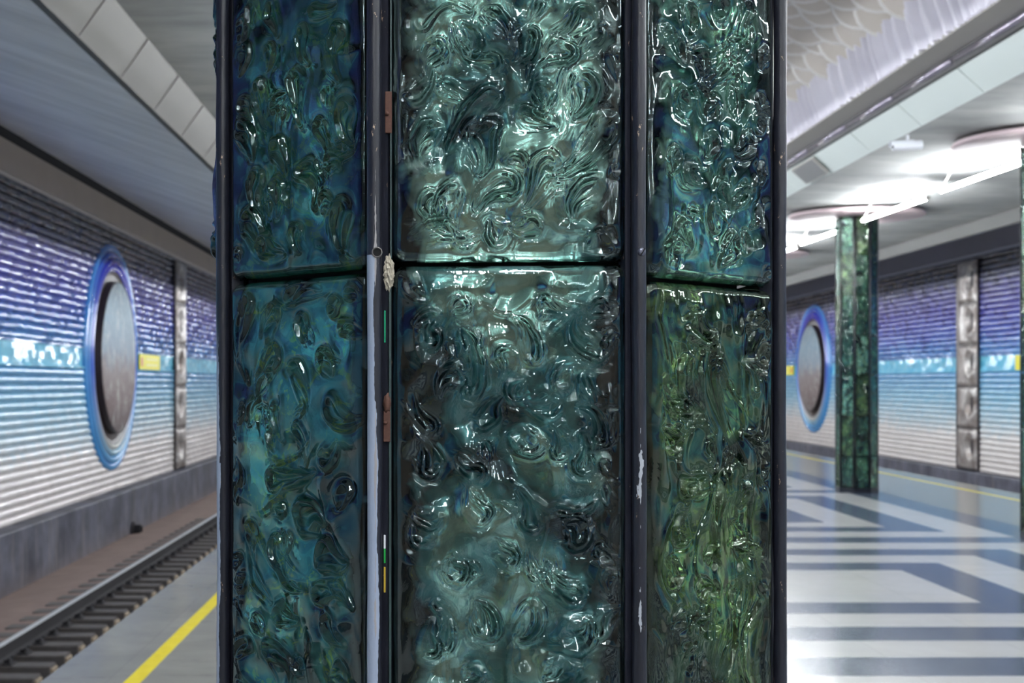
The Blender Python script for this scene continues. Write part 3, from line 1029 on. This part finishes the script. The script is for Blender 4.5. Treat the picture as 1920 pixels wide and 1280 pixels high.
    base += 0.0034 * np.clip(rd, 0, 1) ** 1.5
    if strand > 0:
        sx = X - DX + 0.02 * fbm(X * 14, Y * 9, seed + 21, 2) * 3
        s = fbm(sx * 70, Y * 5, seed + 33, 2)
        base += strand * (1 - np.clip(np.abs(s) * 7, 0, 1)) ** 1.3
    H = H * amp + base * amp
    def blur(a, n):
        for _ in range(n):
            p = np.pad(a, 1, mode='edge')
            a = (p[1:-1, 1:-1] * 2 + p[:-2, 1:-1] + p[2:, 1:-1] + p[1:-1, :-2] + p[1:-1, 2:]) / 6
        return a
    H = 0.0090 * np.tanh(H / 0.0090)
    cell = w / U.shape[1]
    H = blur(H, int(min(6, round((0.0011 / cell) ** 2 * 2))))
    # rounded pillow edge
    cr = 0.012
    ex = np.maximum(np.abs(U - w / 2) - (w / 2 - cr), 0); ey = np.maximum(np.abs(V - h / 2) - (h / 2 - cr), 0)
    inside = np.minimum(np.minimum(U, w - U), np.minimum(V, h - V))
    e = np.where((ex > 0) & (ey > 0), cr - np.hypot(ex, ey), inside)
    e = np.clip(e, 0, None)
    k = np.clip(e / 0.009, 0, 1)
    pil = np.sqrt(np.clip(1 - (1 - k) ** 2, 0, 1))
    k2 = np.clip(e / 0.022, 0, 1); k2 = k2 * k2 * (3 - 2 * k2)
    Z = pil * GD * 0.92 + H * k2
    front = np.where(e > 0, np.maximum(Z, 0.0008 * np.minimum(1, e / 0.001)), 0.0)
    # the foil follows the moulded back of the glass, softer than its face
    hb = blur(H, int(min(60, (0.0035 / cell) ** 2 * 2)))
    back = np.minimum(0.0015 + 0.9 * hb * k2, front - 0.0022)
    back = np.where(e > 0.001, np.clip(back, -0.006, None), 0.0)
    return front, back

def panel(name, A, B, z0, z1, us, zs, hooks, seed, mats, parent, skew=0.0, strand=0.0, amp=1.0, origin=(0, 0), fill=0):
    """A,B: back plane end points (x,y), seen left to right from outside; zs absolute sample heights"""
    A = np.array(A, float); B = np.array(B, float)
    w = np.hypot(*(B - A)); d = (B - A) / w
    n = np.array((d[1], -d[0]))
    h = z1 - z0
    U, V = np.meshgrid(us, np.array(zs) - z0)
    Hf, Hb = relief(U, V, w, h, hooks, seed, strand, amp, fill)
    tw = skew * (U / w - 0.5)
    nz, nu = U.shape
    def pos(Hh):
        return np.stack([A[0] + d[0] * U + n[0] * Hh - origin[0], A[1] + d[1] * U + n[1] * Hh - origin[1], V + z0 + tw], -1).reshape(-1, 3)
    co = np.concatenate([pos(Hf), pos(Hb)])
    i = np.arange(nz - 1)[:, None] * nu + np.arange(nu - 1)[None, :]
    q = np.stack([i, i + 1, i + nu + 1, i + nu], -1).reshape(-1, 4)
    nq = len(q)
    q = np.concatenate([q, q + nz * nu])
    uvv = np.tile(np.stack([U / w, V / h], -1).reshape(-1, 2), (2, 1))
    me = bpy.data.meshes.new(name)
    me.vertices.add(len(co)); me.vertices.foreach_set('co', co.astype(np.float32).ravel())
    nf = len(q)
    me.loops.add(nf * 4); me.loops.foreach_set('vertex_index', q.astype(np.int32).ravel())
    me.polygons.add(nf); me.polygons.foreach_set('loop_start', np.arange(0, nf * 4, 4, dtype=np.int32))
    sm = np.ones(nf, dtype=bool)
    mi = np.zeros(nf, dtype=np.int32); mi[nq:] = 1
    for m in mats: me.materials.append(m)
    me.polygons.foreach_set('use_smooth', sm); me.polygons.foreach_set('material_index', mi)
    uv = me.uv_layers.new(name='UVMap')
    uv.data.foreach_set('uv', uvv[q.ravel()].astype(np.float32).ravel())
    me.update(); me.validate()
    o = bpy.data.objects.new(name, me); COL.objects.link(o); o.parent = parent
    return o

SIDE = 0.234
AP = SIDE * 1.20711
def octcorner(k):      # k=0 front-left, going counter-clockwise seen from above ... index order left to right round the front
    a = -PI / 2 - PI / 8 + k * PI / 4
    R = SIDE / (2 * math.sin(PI / 8))
    return np.array((R * math.cos(a), R * math.sin(a)))
SEAMS = [0.07] + [1.7456 + 0.6 * k for k in range(-2, 4)] + [4.12]

def rand_hooks(w, h, seed, n):
    r = np.random.RandomState(seed); out = []
    for _ in range(n):
        x, y = r.uniform(.02, w - .02), r.uniform(.02, h - .02)
        a = r.uniform(0, 2 * PI); L = r.uniform(.015, .05)
        out.append((x, y, x + L * math.cos(a), y + L * math.sin(a), r.uniform(.006, .010)))
    return out

def face_ab(k, ina=0.0135, inb=0.0135, back=0.010, fix=None):
    a = octcorner(k); b = octcorner(k + 1)
    if fix and k in fix: a = a + np.array(fix[k])
    if fix and (k + 1) in fix: b = b + np.array(fix[k + 1])
    d = (b - a) / np.hypot(*(b - a)); n = np.array((d[1], -d[0]))
    return a + d * ina - n * back, b - d * inb - n * back

def core_parts(t, posts, zt):
    bm = bmesh.new()
    ring = [octcorner(k) * 0.86 for k in range(8)]
    lo = [bm.verts.new((p[0], p[1], 0.02)) for p in ring]; hi = [bm.verts.new((p[0], p[1], zt)) for p in ring]
    for i in range(8): bm.faces.new((lo[i], lo[(i + 1) % 8], hi[(i + 1) % 8], hi[i]))
    bm.faces.new(lo); bm.faces.new(hi)
    bm_obj('core', bm, M['core'], t)
    bm = bmesh.new()
    ring = [octcorner(k) * 1.03 for k in range(8)]
    lo = [bm.verts.new((p[0], p[1], 0.0)) for p in ring]; hi = [bm.verts.new((p[0], p[1], 0.065)) for p in ring]
    for i in range(8): bm.faces.new((lo[i], lo[(i + 1) % 8], hi[(i + 1) % 8], hi[i]))
    bm.faces.new(lo); bm.faces.new(hi)
    bm_obj('base_band', bm, M['post'], t)

# --- near column -------------------------------------------------------------
NC = (COLX_L, CY0)
col = empty('glass_column', (NC[0], NC[1], 0), 'huge teal cast glass column filling the middle of the photo', 'column', 'octagonal glass columns')
core_parts(col, None, 4.12)
FIX = {7: (0.0065, 0.0)}          # the left rear post of the front trio stands slightly inward

PR = 0.0066
pm = {0: 'post_peeled', 1: 'post_flaked', 7: 'post_edge'}
for k in range(8):
    c = octcorner(k) + (np.array(FIX[k]) if k in FIX else 0)
    bm = bmesh.new()
    n = 20; zs = [0.02 + 4.1 * i / 160 for i in range(161)]
    rg = random.Random(k)
    prev = None
    for z in zs:
        rr = PR * (1 + 0.03 * math.sin(z * 37 + k) + rg.uniform(-.015, .015))
        ox = 0.0004 * math.sin(z * 9 + k)
        ring = [bm.verts.new((rr * math.cos(2 * PI * j / n) + ox, rr * math.sin(2 * PI * j / n), z)) for j in range(n)]
        if prev:
            for j in range(n): bm.faces.new((prev[j], prev[(j + 1) % n], ring[(j + 1) % n], ring[j]))
        prev = ring
    po = bm_obj('post', bm, M[pm.get(k, 'post')], col, smooth=True)
    po.location = (c[0], c[1], 0)
    if k == 0: po['label'] = 'post peeled to pale blue-grey paint'
    if k == 1: po['label'] = 'navy post with small pale flakes'
    # dark channel behind each pipe
    a = math.atan2(c[1], c[0])
    bm = bmesh.new()
    add_box(bm, (0, 0, 2.07), (0.012, 0.020, 4.1), rot=Matrix.Rotation(a, 3, 'Z'))
    ch = bm_obj('channel', bm, M['post'], col); ch.location = (c[0] - 0.0125 * math.cos(a), c[1] - 0.0125 * math.sin(a), 0)
    if k in (0, 7):
        # a second lighter pipe left of the exposed edge does not exist in the others
        pass

# photograph-measured curls: (origin x, origin y, scale, [(head x, y, tail x, y, radius)])
CA = (400, 0, 2.286); CB = (960, 0, 2.286); CC = (400, 480, 2.909); CD = (960, 480, 2.909); CE = (400, 840, 2.909); CF = (960, 840, 2.909)
HK = {
 'UL': [(CA, [(515,150,535,290,45),(355,340,375,500,40),(185,390,210,510,35),(375,140,400,240,32),(240,230,225,290,32),(465,560,475,640,35),(570,470,590,590,40),
   (265,650,300,740,45),(395,730,420,860,42),(175,790,190,900,40),(265,810,270,900,38),(545,900,545,1010,50),(145,950,185,1060,40),(120,560,150,660,45),(250,60,270,130,45),
   (125,450,140,480,30),(130,230,110,300,35),(320,840,330,870,28),(480,860,460,900,30),(260,440,300,420,30),(490,690,530,720,30),(210,1060,270,1085,40),(345,1000,360,1060,30),
   (95,1080,100,1110,25),(540,650,600,600,26),(430,40,500,20,30),(480,400,490,440,22),(560,1080,600,1110,24),(120,120,110,180,30)])],
 'UF': [(CA, [(920,580,900,680,45),(1150,570,1150,710,50),(1170,420,1050,600,40),(1240,800,1150,870,50),(940,880,935,950,45),(960,210,930,310,40),(870,420,930,330,30),(1010,380,1100,390,30),
   (990,980,880,1010,35),(1230,1010,1200,960,40),(1180,270,1060,150,35),(900,90,1060,60,30),(1120,200,1080,120,30),(1020,840,980,950,35),(1060,1030,1120,1010,30),(840,640,840,720,24)]),
  (CB, [(305,75,230,130,40),(60,170,20,250,45),(215,215,100,320,45),(305,375,270,460,50),(120,395,90,460,40),(385,555,240,710,50),(150,730,80,860,50),(350,790,290,900,45),(60,500,150,530,40),
   (20,690,40,720,30),(440,250,470,470,25),(400,1030,320,1060,35),(100,970,20,980,30),(460,740,440,650,25),(370,150,300,220,26)])],
 'UR': [(CB, [(765,70,760,130,50),(900,20,870,30,45),(705,210,720,260,35),(825,260,800,240,38),(825,420,820,480,45),(715,440,740,460,40),(970,430,960,480,40),(1075,440,1060,430,25),(1055,540,1060,560,30),
   (1010,610,960,640,35),(695,690,690,730,42),(775,750,800,780,35),(850,620,830,670,40),(920,740,920,790,38),(890,840,920,890,45),(1070,730,1060,760,30),(865,940,880,970,38),(730,1010,760,1040,42),
   (700,1090,680,1130,45),(940,1060,900,1110,45),(1010,1040,1000,1080,30),(1015,50,1000,300,36),(990,200,800,360,30),(1085,250,1080,280,30),(1100,1180,1090,1200,25),(1000,820,940,880,30),(660,140,650,180,26),(1060,900,1040,960,24)])],
 'LL': [(CC, [(175,270,180,600,45),(330,300,270,420,40),(480,370,490,440,40),(640,290,680,260,40),(690,390,770,400,30),(590,570,640,640,50),(435,610,510,760,40),(320,550,250,720,45),(340,830,370,960,40),
   (650,830,770,860,50),(480,950,500,1100,35),(160,830,130,880,30),(90,950,110,960,35),(130,1200,130,1130,40),(620,1090,660,1030,50),(320,1200,500,1180,50),(210,890,240,800,25),(410,220,540,200,35)]),
  (CE, [(690,240,680,300,50),(490,380,570,390,72),(610,570,700,620,72),(210,460,290,740,40),(330,540,460,740,40),(360,350,330,330,35),(370,890,440,930,50),(590,800,720,850,50),(160,730,130,720,35),
   (130,610,110,600,30),(640,960,700,1060,45),(300,1090,390,1260,45),(180,1080,140,1150,40),(450,1190,480,1230,35),(240,950,250,980,40),(680,1230,650,1240,40),(520,1050,500,1130,30),(120,860,140,1000,30)])],
 'LF': [(CC, [(1060,120,1130,200,35),(1170,340,1130,360,45),(1190,460,1190,380,45),(1400,480,1370,420,50),(1430,700,1340,450,45),(1500,880,1560,800,50),(1340,270,1300,310,40),(1180,930,1100,790,40),
   (1190,1130,1150,1060,50),(1410,1190,1350,1110,45),(1310,640,1240,740,45),(1610,560,1600,650,45)]),
  (CD, [(120,530,40,380,50),(470,510,380,370,50),(280,680,340,600,45),(160,285,300,270,35),(450,280,550,270,35),(90,1010,30,1000,60),(470,990,390,850,50),(390,1150,370,1010,45),(200,830,100,800,45),
   (20,760,60,700,40),(260,1070,220,950,40),(560,870,520,1000,25),(560,450,510,540,20)]),
  (CE, [(1150,500,1120,440,45),(1450,380,1390,270,45),(1330,680,1300,640,50),(1500,960,1450,860,60),(1190,1060,1200,960,50),(1280,1060,1270,940,35),(1600,600,1560,540,45),(1200,400,1130,350,40),(1440,1240,1400,1260,40),(1420,660,1330,620,30)]),
  (CF, [(355,470,300,440,60),(320,800,220,660,50),(110,940,60,990,60),(460,1000,560,900,35),(340,1040,380,980,78),(100,420,40,270,40),(130,680,100,560,30),(480,560,560,620,25),(260,1230,200,1260,60),(250,340,420,300,26),(500,250,540,310,22)])],
 'LR': [(CD, [(980,400,1080,420,60),(940,600,990,780,50),(960,840,860,690,40),(900,1030,850,960,50),(1380,540,1300,560,40),(1300,690,1250,600,35),(1370,1160,1270,1020,50),(1330,970,1340,890,30),(1300,380,1340,340,30),
   (1060,470,1090,850,26),(1110,520,1210,1000,28),(1030,900,940,1120,26),(1130,560,1190,700,20)]),
  (CF, [(940,460,940,380,50),(960,220,1100,190,40),(900,690,870,610,50),(1270,240,1250,200,45),(1360,720,1270,560,45),(1030,770,1100,780,35),(990,970,1060,900,55),(960,1140,980,1120,45),(1270,480,1230,400,30),(1100,600,1130,520,35),
   (1180,60,1150,520,24),(1200,800,1160,1200,26),(1320,850,1290,1200,24)])],
}
def to_panel(key, A, B, z0):
    """curl positions on the panel plane, metres from its lower left corner"""
    A = np.array(A) + np.array(NC); B = np.array(B) + np.array(NC)
    w = np.hypot(*(B - A)); out = []
    n = np.array(((B - A)[1], -(B - A)[0])) / w
    A = A + n * GD; B = B + n * GD
    def cv(px, py):
        k = (px - 815) / F
        t = (k * A[1] - A[0]) / ((B[0] - A[0]) - k * (B[1] - A[1]))
        dep = A[1] + t * (B[1] - A[1])
        return t * w, EYE + (717 - py) * dep / F - z0, dep
    for (org, lst) in HK[key]:
        for (hx, hy, tx, ty, R) in lst:
            a = cv(org[0] + hx / org[2], org[1] + hy / org[2]); b = cv(org[0] + tx / org[2], org[1] + ty / org[2])
            out.append((a[0], a[1], b[0] + (b[0] - a[0]) * 0.28, b[1] + (b[1] - a[1]) * 0.28, R / org[2] * a[2] / F * 0.90))
    return out

def dense(lo, hi, vis0, vis1, step, coarse=0.006):
    zs = [lo]
    # fine steps near the ends so that the rounded edge is smooth
    z = lo
    while z < hi - 1e-6:
        fine = (vis0 - 0.03 < z < vis1 + 0.03)
        st = step if fine else (0.0015 if (z - lo < 0.012 or hi - z < 0.012) else coarse)
        z = min(hi, z + st); zs.append(z)
    return np.array(zs)

cfg = {0: ('F', 0.0155, 0.0110, 1.7456, 0.0012, 'g_teal', 'b_front', 'g_teal', 'b_front_low'),
       7: ('L', 0.0120, 0.0125, 1.7400, 0.0, 'g_blue', 'b_left', 'g_blue', 'b_left_low'),
       1: ('R', 0.0125, 0.0120, 1.7335, 0.0, 'g_teal', 'b_right', 'g_green', 'b_right_low')}
STEP = 0.00075
for k in range(8):
    if k in cfg:
        nm, ia, ib, seam, skew, gu, bu, gl, bl = cfg[k]
        A, B = face_ab(k, ia, ib, 0.010, FIX)
        w = np.hypot(*(B - A)); us = np.linspace(0, w, int(w / STEP))
        zs = dense(seam + 0.0015, seam + 0.5985, 1.3, 2.03, STEP)
        panel('glass_panel', A, B, seam + 0.0015, seam + 0.5985, us, zs, to_panel('U' + nm, A, B, seam + .0015), 100 + k, [M[gu], M[bu]], col, skew, fill=26)
        zs = dense(seam - 0.5985, seam - 0.0015, 1.32, 2.03, STEP)
        lo = panel('glass_panel', A, B, seam - 0.5985, seam - 0.0015, us, zs, to_panel('L' + nm, A, B, seam - .5985), 200 + k, [M[gl], M[bl]], col, skew,
              strand=0.0030 if nm == 'R' else 0.0, fill=16)
        if nm == 'R': lo['label'] = 'mossy green glass panel'
        zz = [0.07, seam - 1.2, seam - 0.6, None, seam + 0.6, seam + 1.2, seam + 1.8, 4.12]
        for i in (0, 1, 4, 5, 6):
            a, b = zz[i] + .0015, zz[i + 1] - .0015
            if b - a < 0.1: continue
            panel('glass_panel', A, B, a, b, np.linspace(0, w, 52), np.linspace(a, b, 140), rand_hooks(w, b - a, 300 + k * 10 + i, 45), 300 + k * 10 + i, [M[gu], M[bu]], col)
    else:
        zz = SEAMS
        for i in range(len(zz) - 1):
            a, b = zz[i] + .0015, zz[i + 1] - .0015
            A, B = face_ab(k, back=0.0025 if (k == 6 and a > 1.7) else 0.010, fix=FIX)
            w = np.hypot(*(B - A))
            fine = k == 6 and 1.0 < b and a < 2.2
            panel('glass_panel', A, B, a, b, np.linspace(0, w, 130 if fine else 46), np.linspace(a, b, 360 if fine else 120), rand_hooks(w, b - a, 500 + k * 10 + i, 60), 500 + k * 10 + i,
                  [M['g_blue' if k > 4 else 'g_teal'], M['b_left' if k > 4 else 'b_right']], col, amp=1.15 if fine else 1)

# fittings in the gap beside the left front post; local coordinates of the column
def lx(px, dep): return (px - 815) / F * dep - NC[0]
def lz(py, dep): return EYE + (717 - py) * dep / F
def ly(dep): return dep - NC[1]
D = 1.2385
for (x0, x1, y0, y1, sy) in ((722, 735, 172, 250, 214), (719, 732, 770, 828, 792)):
    bm = bmesh.new()
    add_box(bm, (lx((x0 + x1) / 2, D), ly(D), lz((y0 + y1) / 2, D)), ((x1 - x0) * D / F, 0.004, (y1 - y0) * D / F), bevel=0.0006)
    hb = bm_obj('hinge', bm, M['rust'], col); hb['label'] = 'rusted hinge plate'
    bm = bmesh.new()
    lathe(bm, [(0.0, 0.002), (0.0012, 0.0018), (0.0019, 0.0008), (0.0019, 0.0)], 14, Matrix.Translation((lx(x0 + 4, D), ly(D) - 0.002, lz(sy, D))) @ Matrix.Rotation(PI / 2, 4, 'X'))
    bm_obj('rivet', bm, M['rust'], hb, smooth=True)
bm = bmesh.new()
bmesh.ops.create_icosphere(bm, subdivisions=3, radius=1.0)
for v in bm.verts:
    s = 1 + 0.25 * math.sin(v.co.x * 5 + v.co.z * 7) * math.cos(v.co.y * 6)
    v.co = Vector((lx(726, D) + v.co.x * 0.0035 * s, ly(D) + v.co.y * 0.004, lz(757, D) + v.co.z * 0.0085 * s))
bm_obj('hinge_knuckle', bm, M['rust'], col, smooth=True)
bm = bmesh.new()
bmesh.ops.create_icosphere(bm, subdivisions=4, radius=1.0)
for v in bm.verts:
    p = v.co.copy(); s = 1 + 0.30 * math.sin(p.x * 7 + p.z * 11) * math.cos(p.y * 9 + p.z * 4) + 0.1 * math.sin(p.z * 31)
    v.co = Vector((lx(729, D) + p.x * 0.0042 * s, ly(D) + p.y * 0.004 * s, lz(512, D) + p.z * 0.0165 * (1 + 0.1 * math.sin(p.x * 9))))
bm_obj('putty_lump', bm, M['putty'], col, smooth=False)
bm = bmesh.new()
add_box(bm, (lx(724, 1.2405), ly(1.2405), lz(612, 1.2405)), (0.004, 0.003, 0.029), bevel=0.0008)
bm_obj('green_shard', bm, M['green_bit'], col)
bm = bmesh.new()
add_box(bm, (lx(731.5, 1.24), ly(1.24), (1.1 + 1.738) / 2), (0.0022, 0.005, 0.638), bevel=0.0004)
bm_obj('glass_strip', bm, M['strip'], col)
bm = bmesh.new()
add_box(bm, (lx(733, 1.24), ly(1.24), (1.75 + 2.3) / 2), (0.0016, 0.005, 0.55), bevel=0.0004)
bm_obj('glass_strip', bm, M['strip'], col)
for (y0, y1, m, nm) in ((1002, 1028, 'white', 'white_tape'), (1028, 1055, 'green_tape', 'green_tape'), (1062, 1110, 'yellow_tape', 'yellow_tape')):
    bm = bmesh.new()
    add_box(bm, (lx(722.5, 1.2405), ly(1.2405), lz((y0 + y1) / 2, 1.2405)), (0.0028, 0.003, (y1 - y0) * 1.2405 / F), bevel=0.0003)
    bm_obj(nm, bm, M[m], col)
# black disc as the hole's shade on the left post, slotted screw on the right one
DP = 1.236 - PR
c = octcorner(0)
bm = bmesh.new()
lathe(bm, [(0.0046, 0.0), (0.0048, 0.0016), (0.0040, 0.0024), (0.0035, 0.0012), (0.0035, -0.002)], 24, Matrix.Translation((lx(707, DP), ly(DP) + 0.001, lz(473, DP))) @ Matrix.Rotation(PI / 2, 4, 'X'))
h = bm_obj('screw_hole', bm, M['hole_rim'], col, smooth=False); h['label'] = 'open hole left by a missing screw'
bm = bmesh.new()
lathe(bm, [(0.0, 0.0012), (0.0038, 0.0012), (0.0038, -0.001)], 24, Matrix.Translation((lx(707, DP), ly(DP) + 0.001, lz(473, DP))) @ Matrix.Rotation(PI / 2, 4, 'X'))
bm_obj('hollow', bm, M['hole'], h)
bm = bmesh.new()
T = Matrix.Translation((lx(1203, DP), ly(DP) + 0.0012, lz(472, DP))) @ Matrix.Rotation(0.35, 4, 'Z') @ Matrix.Rotation(PI / 2, 4, 'X')
lathe(bm, [(0.0, 0.0030), (0.0022, 0.0028), (0.0034, 0.0020), (0.0038, 0.0008), (0.0038, -0.001)], 24, T)
sc = bm_obj('screw', bm, M['screw'], col, smooth=True)
bm = bmesh.new()
add_box(bm, (0, 0, 0), (0.0009, 0.0074, 0.0012), rot=Matrix.Rotation(-0.6, 3, 'Z'))
for v in bm.verts: v.co = T @ (v.co + Vector((0, 0, 0.0027)))
bm_obj('slot', bm, M['hole'], sc)

# --- columns of the right row -------------------------------------------------
far = empty('glass_column', (COLX_R, 21.06, 0), 'farther slim bottle green glass column standing on the striped floor', 'column', 'octagonal glass columns')
core_parts(far, None, 4.13)
for k in range(8):
    c = octcorner(k)
    bm = bmesh.new(); add_rod(bm, (0, 0, 0.02), (0, 0, 4.13), 0.009, 10)
    po = bm_obj('post', bm, M['post'], far, smooth=True); po.location = (c[0], c[1], 0)
    A, B = face_ab(k)
    w = np.hypot(*(B - A))
    for i in range(len(SEAMS) - 1):
        a, b = SEAMS[i] + .004, SEAMS[i + 1] - .004
        gb = [('g_far', 'b_far'), ('g_far', 'b_far'), ('g_green', 'b_right_low'), ('g_far', 'b_right')][(k * 3 + i * 5) % 4]
        panel('glass_panel', A, B, a, b, np.linspace(0, w, 40), np.linspace(a, b, 110), rand_hooks(w, b - a, 900 + k * 10 + i, 42), 900 + k * 10 + i, [M[gb[0]], M[gb[1]]], far)
dup(far, (6.465, 14.62, 0), 'dark green glass column just entering at the right edge of the photo')

# ------------------------------------------------------------------ world, camera, view
w = bpy.data.worlds.new('hall_air'); S.world = w
w.use_nodes = True
bg = w.node_tree.nodes['Background']
bg.inputs[0].default_value = (0.75, 0.82, 0.95, 1); bg.inputs[1].default_value = 0.35

cam = bpy.data.cameras.new('camera'); co = bpy.data.objects.new('camera', cam); COL.objects.link(co)
co.location = (0, 0, EYE); co.rotation_euler = (PI / 2, 0, 0)
cam.sensor_width = 36.0; cam.lens = F / 1920 * 36.0
cam.shift_x = (960 - 815) / 1920.0; cam.shift_y = (717 - 640) / 1920.0
cam.clip_start = 0.05; cam.clip_end = 300
cam.dof.use_dof = True; cam.dof.focus_distance = 1.27; cam.dof.aperture_fstop = 15.0
S.camera = co
S.view_settings.view_transform = 'Standard'
S.view_settings.look = 'None'
S.view_settings.gamma = 1.0
S.view_settings.use_curve_mapping = False
S.view_settings.exposure = 0.15
S.cycles.use_denoising = True
S.cycles.sample_clamp_indirect = 8.0
S.cycles.max_bounces = 12
